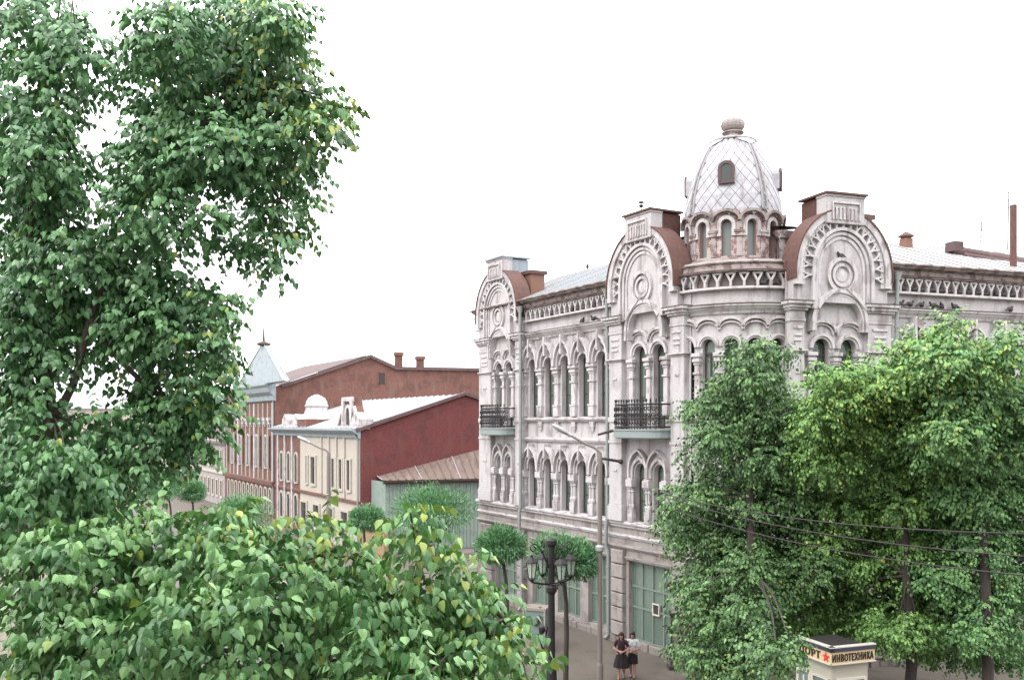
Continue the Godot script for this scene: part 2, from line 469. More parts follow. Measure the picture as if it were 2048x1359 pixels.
# shop window: wooden grid and panes; opening from u0 to u1
func shopfront(parent: Node, f: Fac, u0: float, u1: float, v0: float, v1: float, w: float, cols: int, door := -1):
	var o := part(parent, "shop_window", MB.new(), M.frame_green, f.fr((u0 + u1) / 2, v0, w))
	var b := MB.new()
	var wd := u1 - u0
	var h := v1 - v0
	for k in cols + 1:
		b.box(Transform3D(), Vector3(0.07, h, 0.09), Vector3(-wd / 2 + wd * k / cols, h / 2, 0))
	for y in [0.04, h * 0.42, h * 0.68, h - 0.04]:
		b.box(Transform3D(), Vector3(wd, 0.07, 0.08), Vector3(0, y, 0))
	o.mesh = b.mesh()
	for k in cols:
		for r in 3:
			var y0: float = [0.08, h * 0.42 + 0.03, h * 0.68 + 0.03][r]
			var y1: float = [h * 0.42 - 0.03, h * 0.68 - 0.03, h - 0.08][r]
			var p := MB.new()
			var x0 := -wd / 2 + wd * k / cols + 0.035
			var x1 := -wd / 2 + wd * (k + 1) / cols - 0.035
			p.box(Transform3D(), Vector3(x1 - x0, y1 - y0, 0.008), Vector3((x0 + x1) / 2, (y0 + y1) / 2, 0))
			part(o, "pane", p, M.pane)
			var c := MB.new()
			var n := 6
			for i in n:
				var a0 := lerpf(x0, x1, float(i) / n); var a1 := lerpf(x0, x1, float(i + 1) / n)
				var z0 := -0.12 + 0.03 * sin(i * 2.3 + k); var z1 := -0.12 + 0.03 * sin((i + 1) * 2.3 + k)
				c.quad(Vector3(a0, y0, z0), Vector3(a1, y0, z1), Vector3(a1, y1, z1), Vector3(a0, y1, z0))
			part(o, "curtain", c, M[["curtain_shop", "curtain_shop", "curtain_dark", "curtain_brown"][3 if r == 0 and k % 3 > 0 else (k * 3 + r * 5 + int(absf(u0) * 7)) % 3]])
	return o

# pier between third-floor windows: rows of half width and depth at each height
func pier3(parent: Node, f: Fac, u: float, k := 1.0, nm := "pier"):
	var b := MB.new()
	stack(b, Transform3D(), [
		[9.09, 9.52, 0.2 * k, 0.17], [9.52, 9.6, 0.225 * k, 0.19], [9.6, 10.52, 0.165 * k, 0.13], [10.52, 10.6, 0.215 * k, 0.18], [10.6, 10.86, 0.16 * k, 0.13],
		[10.86, 10.96, 0.2 * k, 0.16], [10.96, 11.08, 0.24 * k, 0.21], [11.08, 11.14, 0.21 * k, 0.17], [11.14, 11.27, 0.28 * k, 0.24]])
	part(parent, nm, b, M.trim, f.fr(u, 0, -0.02))

# second-floor pier: bulbous base, two slender shafts, block capital
func column2(parent: Node, f: Fac, u: float, k := 1.0):
	var b := MB.new()
	stack(b, Transform3D(), [[4.97, 5.42, 0.185 * k, 0.2], [5.42, 5.5, 0.16 * k, 0.17], [6.28, 6.34, 0.19 * k, 0.21], [6.34, 6.62, 0.23 * k, 0.26], [6.62, 6.68, 0.19 * k, 0.21]])
	b.box(Transform3D(), Vector3(0.26 * k, 0.8, 0.06), Vector3(0, 5.9, 0.03))
	for s: float in [-1.0, 1.0]:
		var x := Transform3D(Basis(), Vector3(s * 0.1 * k, 0, 0.1))
		b.lathe(x, [Vector2(0.0, 5.48), Vector2(0.095 * k, 5.5), Vector2(0.105 * k, 5.6), Vector2(0.07 * k, 5.68), Vector2(0.066 * k, 6.1), Vector2(0.1 * k, 6.16), Vector2(0.07 * k, 6.2), Vector2(0.1 * k, 6.29)], 8)
	part(parent, "column", b, M.trim, f.fr(u, 0, -0.02))

func pilaster(parent: Node, f: Fac, u0: float, u1: float, w := 0.25):
	var u := (u0 + u1) / 2
	var h := (u1 - u0) / 2
	var b := MB.new()
	stack(b, Transform3D(), [
		[4.96, 5.5, h + 0.05, w + 0.05], [5.5, 5.58, h + 0.02, w + 0.02], [5.58, 8.0, h - 0.02, w], [8.0, 8.12, h + 0.02, w + 0.03], [8.12, 8.84, h - 0.02, w], [8.84, 9.04, h + 0.03, w + 0.04],
		[9.04, 11.2, h - 0.02, w], [11.2, 11.26, h + 0.02, w + 0.03], [11.26, 11.34, h + 0.06, w + 0.07], [11.34, 12.3, h - 0.02, w], [12.3, 12.4, h + 0.02, w + 0.03], [12.4, 12.68, h, w + 0.01]])
	part(parent, "pilaster", b, M.stucco, f.fr(u, 0, 0))
	# sunk and raised little panels on the shaft
	for q in [[11.62, 0.5], [11.8, 0.5], [12.05, 0.62], [10.5, 0.28], [6.9, 0.28]]:
		var d := MB.new()
		d.block(Transform3D(), -h * q[1], h * q[1], q[0], q[0] + 0.09, w + 0.04, 0.012)
		part(parent, "ornament_block", d, M.trim, f.fr(u, 0, 0))
	for q in [[11.262, 11.285, h + 0.075, w + 0.085], [12.99, 13.015, h + 0.22, w + 0.26]]:
		var e := MB.new()
		stack(e, Transform3D(), [q], 0.004)
		part(parent, "flashing", e, M.cap_sheet, f.fr(u, 0, 0))
	var c := MB.new()   # capital below the main ledge
	stack(c, Transform3D(), [[12.68, 12.76, h + 0.07, w + 0.1], [12.76, 12.88, h + 0.12, w + 0.16], [12.88, 12.99, h + 0.2, w + 0.24]])
	part(parent, "pilaster_capital", c, M.trim, f.fr(u, 0, 0))

# Y-shaped bracket of the frieze, 0.46 m high, on the origin of its frame
func bracket_mesh() -> ArrayMesh:
	if not cache.has("bracket"):
		var b := MB.new()
		b.block(Transform3D(), -0.045, 0.045, 0, 0.2, 0.17, 0.012)
		for s: float in [-1.0, 1.0]:
			var a := Vector3(0, 0.16, 0); var e := Vector3(s * 0.15, 0.46, 0)
			var x := Transform3D(Basis(Vector3(0, 0, 1), -s * atan2(0.15, 0.3)), a)
			b.block(x, -0.036, 0.036, 0, a.distance_to(e), 0.17 + 0.003 * s, 0.012)
		b.block(Transform3D(), -0.16, 0.16, 0.415, 0.475, 0.162, 0.012)
		cache["bracket"] = b.mesh()
	return cache["bracket"]

func frieze(parent: Node, f: Fac, u0: float, u1: float, step := 0.42):
	var n := maxi(1, roundi((u1 - u0) / step))
	for i in n:
		part(parent, "bracket", bracket_mesh(), M.trim, f.fr(lerpf(u0, u1, (i + 0.5) / n), 13.55, 0.02))

# fancy cover from the main ledge to the eaves over u0..u1
func upper_bands(parent: Node, f: Fac, u0: float, u1: float, top := true):
	var b := MB.new()
	mould(b, f, u0, u1, [Vector2(0, 12.62), Vector2(0.07, 12.62), Vector2(0.1, 12.7), Vector2(0.2, 12.8), Vector2(0.22, 12.86), Vector2(0.28, 12.87), Vector2(0.28, 12.93), Vector2(0.04, 12.99), Vector2(0, 12.99)])
	part(parent, "ledge", b, M.trim)
	b = MB.new()
	mould(b, f, u0, u1, [Vector2(0, 13.45), Vector2(0.19, 13.45), Vector2(0.21, 13.47), Vector2(0.21, 13.52), Vector2(0.19, 13.545), Vector2(0, 13.545)])
	part(parent, "frieze_shelf", b, M.trim)
	b = MB.new()
	mould(b, f, u0, u1, [Vector2(0.03, 12.982), Vector2(0.29, 12.928), Vector2(0.305, 12.935), Vector2(0.305, 12.95), Vector2(0.03, 13.005)])
	part(parent, "ledge_flashing", b, M.cap_sheet)
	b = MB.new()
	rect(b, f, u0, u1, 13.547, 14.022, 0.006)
	part(parent, "frieze_shade_strip", b, M.frieze_shade)  # dark strip paints in the deep shadow behind the brackets
	b = MB.new()
	mould(b, f, u0, u1, [Vector2(0.1, 14.085), Vector2(0.29, 14.085), Vector2(0.3, 14.1), Vector2(0.29, 14.125), Vector2(0.1, 14.15)])
	part(parent, "cornice_flashing", b, M.cap_sheet)
	if top:
		b = MB.new()
		mould(b, f, u0, u1, [Vector2(0, 14.025), Vector2(0.2, 14.025), Vector2(0.26, 14.05), Vector2(0.27, 14.1), Vector2(0.17, 14.14), Vector2(0.2, 14.3), Vector2(0.36, 14.34), Vector2(0.42, 14.38), Vector2(0.42, 14.44), Vector2(0.0, 14.5)])
		part(parent, "cornice", b, M.dirty)
	frieze(parent, f, u0, u1)

# blind gable over a bay: arched plate with bands, brackets, keyhole moulding and a crowning block
func gable(parent: Node, f: Fac, uc: float, hw: float, metal := "rust"):
	var base := 14.05
	var rv := 16.2 - base
	var w := 0.3
	var o := MB.new()
	var outline := PackedVector2Array()
	outline.append(Vector2(-hw, 12.99))
	for q in arch(0, base, hw, rv, 24):
		outline.append(q)
	outline.append(Vector2(hw, 12.99))
	o.plate(Transform3D(), outline, -0.2, w, true)
	var g := part(parent, "gable", o, M.stucco, f.fr(uc, 0, 0))
	var fl := Fac.new(Vector3.ZERO, Vector3(0, 0, 1))
	var b := MB.new()
	rib(b, fl, arch(0, base, hw - 0.1, rv - 0.1, 28, 0, 0.5), 0.24, w - 0.01, w + 0.2)
	rib(b, fl, arch(0, base, hw - 0.3, rv - 0.3, 28, 0, 0.5), 0.14, w - 0.01, w + 0.12)
	part(g, "outer_band", b, M.trim)
	# sheet metal over the arch, running back to the roof
	b = MB.new()
	var ar := arch(0, base, hw + 0.07, rv + 0.05, 24, 0, 0.3)
	for i in ar.size() - 1:
		var p: Vector2 = ar[i]; var q: Vector2 = ar[i + 1]
		b.quad(Vector3(q.x, q.y, -0.32), Vector3(p.x, p.y, -0.32), Vector3(p.x, p.y, w + 0.24), Vector3(q.x, q.y, w + 0.24))
		b.quad(Vector3(p.x, p.y, w + 0.24), Vector3(p.x * 0.975, p.y - 0.05, w + 0.24), Vector3(q.x * 0.975, q.y - 0.05, w + 0.24), Vector3(q.x, q.y, w + 0.24))
	part(g, "gable_roof", b, M.rust)
	# radial brackets between the outer band and the inner arch
	var rm := 1.66 / 2.05 * hw
	for i in 17:
		var a := lerpf(-0.1, PI + 0.1, i / 16.0)
		var c := Vector2(-cos(a) * (hw - 0.7), base + sin(a) * (rv - 0.68))
		var dr := Vector2(-cos(a) * hw, sin(a) * rv).normalized()
		part(g, "bracket", bracket_mesh(), M.trim, Transform3D(Basis(Vector3(0, 0, 1), atan2(-dr.x, dr.y)).scaled(Vector3(0.95, 0.9, 0.9)), Vector3(c.x, c.y, w - 0.01)))
	# stilted inner arch: three nested ribs down to the main ledge
	b = MB.new()
	var ri := hw - 0.74
	var rvi := 15.55 - 14.1
	for k in 3:
		rib(b, fl, arch(0, 14.1, ri - k * 0.15, rvi - k * 0.15, 24, 0, 1.35 - 0.001 * k), 0.11, w - 0.01, w + [0.16, 0.09, 0.045][k])
	part(g, "inner_arch", b, M.trim)
	# keyhole: ring, button and shoulders that run into the lower arch
	b = MB.new()
	var ring := []
	for i in 29:
		var a := lerpf(-PI / 2 + 0.5, 1.5 * PI - 0.5, i / 28.0)
		ring.append(Vector2(cos(a), sin(a)) * 0.57 + Vector2(0, 13.95))
	ring.reverse()
	var k0: Vector2 = ring[0]
	var lo := [Vector2(-1.02, 12.8), Vector2(-0.85, 13.0), Vector2(-0.55, 13.28), Vector2(-0.34, 13.42)]
	var hi := [Vector2(0.34, 13.42), Vector2(0.55, 13.28), Vector2(0.85, 13.0), Vector2(1.02, 12.8)]
	rib(b, fl, lo + ring + hi, 0.13, w - 0.01, w + 0.1)
	ring = []
	for i in 25:
		ring.append(Vector2(cos(TAU * i / 24), -sin(TAU * i / 24)) * 0.36 + Vector2(0, 13.95))
	rib(b, fl, ring, 0.1, w - 0.01, w + 0.08)
	b.lathe(Transform3D(Basis(Vector3.RIGHT, PI / 2), Vector3(0, 13.95, w - 0.01)), [Vector2(0.25, 0), Vector2(0.22, 0.04), Vector2(0, 0.06)], 18)
	part(g, "keyhole_moulding", b, M.trim)
	# crowning block with a dentil panel
	b = MB.new()
	stack(b, Transform3D(), [[15.7, 16.62, 0.8, w + 0.24], [16.62, 16.7, 0.83, w + 0.28]])
	part(g, "crown_block", b, M.stucco)
	b = MB.new()
	b.box(Transform3D(), Vector3(1.5, 0.9, 0.9), Vector3(0, 16.2, -0.46))
	b.box(Transform3D(), Vector3(1.76, 0.07, 1.6), Vector3(0, 16.735, -0.15))
	part(g, "crown_back", b, M[metal])
	b = MB.new()
	rib(b, fl, [Vector2(-0.56, 15.82), Vector2(-0.56, 16.42), Vector2(0.56, 16.42), Vector2(0.56, 15.82)], 0.07, w + 0.23, w + 0.31)
	for i in 6:
		b.block(Transform3D(Basis(), Vector3(-0.4 + 0.16 * i, 0, w + 0.235)), -0.045, 0.045, 15.82, 16.24, 0.06, 0.012)
	part(g, "dentil_panel", b, M.trim)

func bay(parent: Node, f: Fac, uc: float, u0: float, u1: float, sp: float, hw: float, door: bool, styles: Array):
	# third floor
	var b := MB.new()
	var sill := 8.6 if door else 9.08
	for s in [-1, 1]:
		field(b, f, u0 if s < 0 else uc, uc if s < 0 else u1, 8.3, 12.62, uc + s * sp, hw, sill, 11.45, 0.34)
	rect(b, f, u0, u1, 12.62, 14.03)
	part(parent, "wall", b, M.stucco)
	for s in [-1, 1]:
		casement(parent, f, uc + s * sp, sill, 11.45, hw, -0.26, styles[0 if s < 0 else 1])
	pier3(parent, f, uc, 0.75)
	pier3(parent, f, uc - 2 * sp + 0.1, 0.75)
	pier3(parent, f, uc + 2 * sp - 0.1, 0.75)
	b = MB.new()
	for s in [-1, 1]:
		rib(b, f, arch(uc + s * sp, 11.42, hw + 0.13, hw + 0.13, 14), 0.1, -0.01, 0.12)
		rib(b, f, arch(uc + s * sp, 11.42, hw + 0.04, hw + 0.04, 14), 0.08, -0.01, 0.06)
	part(parent, "archivolt", b, M.trim)
	b = MB.new()
	for s in [-1, 1]:   # scallops over the two windows
		rib(b, f, arch(uc + s * sp, 11.98, sp, 0.38, 14, 0, 0), 0.1, -0.01, 0.14)
		rib(b, f, arch(uc + s * sp, 11.9, sp - 0.1, 0.36, 14, 0, 0), 0.06, -0.01, 0.08)
	part(parent, "scallop", b, M.trim)
	b = MB.new()
	rib(b, f, arch(uc, 12.35, 1.12, 1.05, 20, 0, 0.35), 0.12, -0.01, 0.36)
	rib(b, f, arch(uc, 12.35, 1.0, 0.93, 20, 0, 0.35), 0.08, -0.01, 0.31)
	part(parent, "lunette_moulding", b, M.trim)
	# second floor
	b = MB.new()
	for s in [-1, 1]:
		field(b, f, u0 if s < 0 else uc, uc if s < 0 else u1, 4.9, 8.3, uc + s * sp, hw, 4.99, 6.9, 0.34)
	part(parent, "wall", b, M.stucco)
	for s in [-1, 1]:
		casement(parent, f, uc + s * sp, 4.99, 6.9, hw, -0.26, styles[2 if s < 0 else 3])
	for k in [-2, 0, 2]:
		column2(parent, f, uc + k * sp - signf(k) * 0.1, 0.85)
	b = MB.new()
	for s in [-1, 1]:
		rib(b, f, arch(uc + s * sp, 6.95, sp - 0.02, 0.76, 16, 0.06, 0.25), 0.09, -0.01, 0.2)
		rib(b, f, arch(uc + s * sp, 6.92, hw + 0.1, hw + 0.12, 14, 0.06, 0.22), 0.12, -0.01, 0.1)
	part(parent, "archivolt", b, M.trim)

func scroll(b: MB, x: Transform3D, r: float, turns: float, th: float, flip := 1.0):
	var pts := []
	for i in 15:
		var a := TAU * turns * i / 14
		var rr := r * (1.0 - 0.75 * i / 14.0)
		pts.append(x * Vector3(flip * (r - cos(a) * rr) - flip * r, sin(a) * rr, 0))
	b.tube(pts, [th], 5)

func balcony(parent: Node, f: Fac, uc: float, hw: float, out: float):
	var b := MB.new()
	var edge := func(t: float, k := 1.0) -> Vector2:   # plan of the bowed front
		var a := lerpf(-1.0, 1.0, t)
		return Vector2(uc + a * hw * k, out * k * pow(maxf(0.0, 1.0 - pow(absf(a), 5.0)), 0.35))
	var n := 28
	for row in [[8.22, 8.26, 0.95], [8.26, 8.52, 1.0], [8.52, 8.58, 1.03]]:
		for i in n:
			var p: Vector2 = edge.call(float(i) / n, row[2]); var q: Vector2 = edge.call(float(i + 1) / n, row[2])
			b.quad(f.p(p.x, row[0], p.y), f.p(q.x, row[0], q.y), f.p(q.x, row[1], q.y), f.p(p.x, row[1], p.y))
			b.quad(f.p(p.x, row[1], p.y), f.p(q.x, row[1], q.y), f.p(q.x, row[1], 0), f.p(p.x, row[1], 0))
			b.quad(f.p(q.x, row[0], q.y), f.p(p.x, row[0], p.y), f.p(p.x, row[0], 0), f.p(q.x, row[0], 0))
	var o := part(parent, "balcony", b, M.balcony_grey)
	for y in [8.66, 8.98, 9.5]:
		b = MB.new()
		var pts := []
		for i in n + 1:
			var p: Vector2 = edge.call(float(i) / n, 0.96)
			pts.append(f.p(p.x, y, p.y))
		b.tube(pts, [0.032], 5)
		part(o, "rail", b, M.iron)
	var m := 17
	for i in m + 1:
		var t := i / float(m)
		var p: Vector2 = edge.call(t, 0.96)
		var q: Vector2 = edge.call(minf(1.0, t + 0.02), 0.96)
		var s: Vector2 = edge.call(maxf(0.0, t - 0.02), 0.96)
		var c := f.p(p.x, 0, p.y)
		b = MB.new()
		b.tube([c + Vector3(0, 8.57, 0), c + Vector3(0, 9.62, 0)], [0.017], 5)
		b.ball(Transform3D(Basis(), c + Vector3(0, 9.65, 0)), Vector3(0.04, 0.06, 0.04), 6, 4)
		part(o, "baluster", b, M.iron)
		if i < m:
			var along := (f.p(q.x, 0, q.y) - f.p(s.x, 0, s.y)).normalized()
			var bx := Transform3D(Basis(along, Vector3.UP, along.cross(Vector3.UP)), c + along * 0.11)
			b = MB.new()
			scroll(b, bx * Transform3D(Basis(), Vector3(0, 9.32, 0)), 0.1, 1.2, 0.022)
			scroll(b, bx * Transform3D(Basis(), Vector3(0, 9.12, 0)), 0.09, -1.2, 0.022, -1.0)
			scroll(b, bx * Transform3D(Basis(), Vector3(0, 8.82, 0)), 0.12, 1.1, 0.022)
			part(o, "scroll", b, M.iron)

func downpipe(parent: Node, f: Fac, u: float, w: float, top := 13.9):
	var b := MB.new()
	b.tube([f.p(u, top, w + 0.02), f.p(u, 12.8, w + 0.02), f.p(u, 12.6, w), f.p(u, 4.9, w), f.p(u, 4.7, w + 0.06), f.p(u, 3.9, w + 0.06), f.p(u, 3.7, w - 0.05), f.p(u, 0.35, w - 0.05), f.p(u, 0.18, w + 0.12)], [0.075], 8)
	for y in [12.2, 10.4, 8.4, 6.4, 4.9, 3.0, 1.6]:
		b.tube([f.p(u, y, w + (0.0 if y > 4.8 else -0.05)), f.p(u, y + 0.08, w + (0.0 if y > 4.8 else -0.05))], [0.095], 8)
	b.tube([f.p(u, top, w + 0.02), f.p(u, top + 0.12, w + 0.02), f.p(u, top + 0.3, w + 0.06)], [0.085, 0.13, 0.17], 8)
	part(parent, "downpipe", b, M.pipe)

# row of keel-arched windows on both upper floors, u of each in us
func window_row(parent: Node, f: Fac, us: Array, u0: float, u1: float, pitch: float, styles: Array):
	var b := MB.new()
	var c := MB.new()
	for i in us.size():
		var a: float = u0 if i == 0 else (us[i - 1] + us[i]) / 2.0
		var e: float = u1 if i == us.size() - 1 else (us[i] + us[i + 1]) / 2.0
		field(b, f, a, e, 8.2, 14.03, us[i], 0.37, 9.08, 11.38, 0.34)
		field(c, f, a, e, 4.9, 8.2, us[i], 0.37, 4.99, 6.85, 0.34)
	part(parent, "wall", b, M.stucco)
	part(parent, "wall", c, M.stucco)
	for i in us.size():
		casement(parent, f, us[i], 9.08, 11.38, 0.37, -0.26, styles[i % styles.size()])
		casement(parent, f, us[i], 4.99, 6.85, 0.37, -0.26, styles[(i * 2 + 1) % styles.size()])
		b = MB.new()
		rib(b, f, arch(us[i], 11.34, pitch * 0.5 - 0.05, 0.98, 18, 0.07, 0.05), 0.1, -0.01, 0.3)
		rib(b, f, arch(us[i], 11.34, pitch * 0.5 - 0.15, 0.78, 18, 0.06, 0.05), 0.09, -0.01, 0.19)
		rib(b, f, arch(us[i], 11.34, 0.45, 0.45, 14), 0.1, -0.01, 0.08)
		part(parent, "archivolt", b, M.trim)
		b = MB.new()
		b.block(Transform3D(), -0.055, 0.055, 11.78, 12.64, 0.36, 0.02)
		part(parent, "keystone", b, M.trim, f.fr(us[i], 0, -0.01))
		b = MB.new()
		rib(b, f, arch(us[i], 6.8, pitch * 0.5 - 0.04, 0.86, 18, 0.06, 0.12), 0.1, -0.01, 0.3)
		rib(b, f, arch(us[i], 6.8, pitch * 0.5 - 0.14, 0.7, 18, 0.05, 0.12), 0.09, -0.01, 0.17)
		rib(b, f, arch(us[i], 6.8, 0.46, 0.48, 14, 0.03, 0.12), 0.12, -0.01, 0.09)
		part(parent, "archivolt", b, M.trim)
		b = MB.new()
		b.block(Transform3D(), -0.05, 0.05, 7.22, 7.86, 0.36, 0.02)
		part(parent, "keystone", b, M.trim, f.fr(us[i], 0, -0.01))
	for i in us.size() + 1:
		var u: float = us[0] - pitch / 2 if i == 0 else us[-1] + pitch / 2 if i == us.size() else (us[i - 1] + us[i]) / 2.0
		pier3(parent, f, u)
		column2(parent, f, u)
	# drops hanging in the panel between the floors
	for i in us.size() + 1:
		var u: float = us[0] - pitch / 2 + i * (us[1] - us[0]) * 1.0
		b = MB.new()
		stack(b, Transform3D(), [[8.42, 8.5, 0.07, 0.06], [8.5, 8.62, 0.12, 0.09], [8.62, 8.86, 0.16, 0.12]])
		part(parent, "drop_ornament", b, M.trim, f.fr(u, 0, -0.005))

func belts(parent: Node, f: Fac, u0: float, u1: float, upper := true):
	var rows := [[4.72, 4.96, 0.2, "trim"], [4.28, 4.42, 0.12, "trim"], [3.86, 4.0, 0.16, "lower"]]
	if upper:
		rows += [[8.86, 9.06, 0.2, "trim"], [7.98, 8.16, 0.17, "trim"]]
	for r in rows:
		var b := MB.new()
		var h: float = r[1] - r[0]
		mould(b, f, u0, u1, [Vector2(0, r[0]), Vector2(r[2] * 0.5, r[0]), Vector2(r[2] * 0.55, r[0] + h * 0.35), Vector2(r[2] * 0.9, r[0] + h * 0.5), Vector2(r[2], r[0] + h * 0.55), Vector2(r[2], r[0] + h * 0.85), Vector2(r[2] * 0.85, r[1] - h * 0.05), Vector2(0, r[1] + 0.02)])
		part(parent, "belt_course", b, M[r[3]])

# ground floor from u0 to u1 with flat-headed shop openings [u0, u1, sill, head, columns]
func ground_floor(parent: Node, f: Fac, u0: float, u1: float, ops: Array):
	var b := MB.new()
	var at_u := u0
	for o in ops:
		field(b, f, at_u, (o[1] + 0.15), 0.0, 4.9, (o[0] + o[1]) / 2, (o[1] - o[0]) / 2, o[2], o[3], 0.3, 0.0)
		at_u = o[1] + 0.15
	rect(b, f, at_u, u1, 0, 4.9)
	part(parent, "wall", b, M.lower)
	for o in ops:
		shopfront(parent, f, o[0], o[1], o[2], o[3], -0.2, o[4])
		b = MB.new()
		mould(b, f, o[0] - 0.12, o[1] + 0.12, [Vector2(0, o[3] + 0.04), Vector2(0.1, o[3] + 0.05), Vector2(0.13, o[3] + 0.14), Vector2(0, o[3] + 0.17)])
		part(parent, "lintel", b, M.lower)
	# rough stone base course, stone by stone where there is no door
	var u := u0
	var k := 0
	while u < u1 - 0.1:
		var e := minf(u + 0.55 + 0.25 * sin(k * 2.7 + u0), u1)
		var low := false
		for o in ops:
			if o[2] < 0.2 and e > o[0] - 0.05 and u < o[1] + 0.05:
				low = true
		if not low and e - u > 0.12:
			b = MB.new()
			b.block(Transform3D(), -(e - u) / 2 + 0.012, (e - u) / 2 - 0.012, 0.0, 0.38 + 0.03 * sin(k * 5.1), 0.14 + 0.02 * sin(k * 3.3), 0.03)
			part(parent, "plinth_stone", b, M.plinth_stone, f.fr((u + e) / 2, 0, -0.01))
		u = e
		k += 1

func rusticated(parent: Node, f: Fac, u0: float, u1: float):
	var h := (u1 - u0) / 2
	for i in 6:
		var b := MB.new()
		b.block(Transform3D(), -h, h, 0.42 + i * 0.57, 0.42 + i * 0.57 + 0.53, 0.2, 0.03)
		part(parent, "pier_block", b, M.lower, f.fr((u0 + u1) / 2, 0, 0))

func roof_strips(parent: Node, f: Fac, u0: float, u1: float, w0: float, v0: float, w1: float, v1: float, mt: StandardMaterial3D, step := 0.5, seam := "roof_seam", fan0 := 0.0, fan1 := 0.0):
	var n := maxi(1, roundi((u1 - u0) / step))
	for i in n:
		var a := lerpf(u0, u1, float(i) / n); var c := lerpf(u0, u1, float(i + 1) / n)
		var a1 := lerpf(u0 + fan0, u1 + fan1, float(i) / n); var c1 := lerpf(u0 + fan0, u1 + fan1, float(i + 1) / n)
		var b := MB.new()
		var lift := 0.006 * sin(i * 4.7)
		b.quad(f.p(a, v0, w0), f.p(c, v0, w0), f.p(c1, v1 + lift, w1), f.p(a1, v1 + lift, w1))
		# standing seam along the left edge
		var s := (c - a) * 0.03 + 0.012
		var p0 := f.p(a, v0, w0); var p1 := f.p(a + s, v0, w0); var q0 := f.p(a1, v1, w1); var q1 := f.p(a1 + s, v1, w1)
		var up := Vector3(0, 0.035, 0)
		part(parent, "roof_sheet", b, mt)
		b = MB.new()
		b.quad(p0, p0 + up, q0 + up, q0)
		b.quad(p1 + up, p1, q1, q1 + up)
		b.quad(p0 + up, p1 + up, q1 + up, q0 + up)
		b.quad(p0, p1, p1 + up, p0 + up)
		part(parent, "roof_seam", b, M[seam])

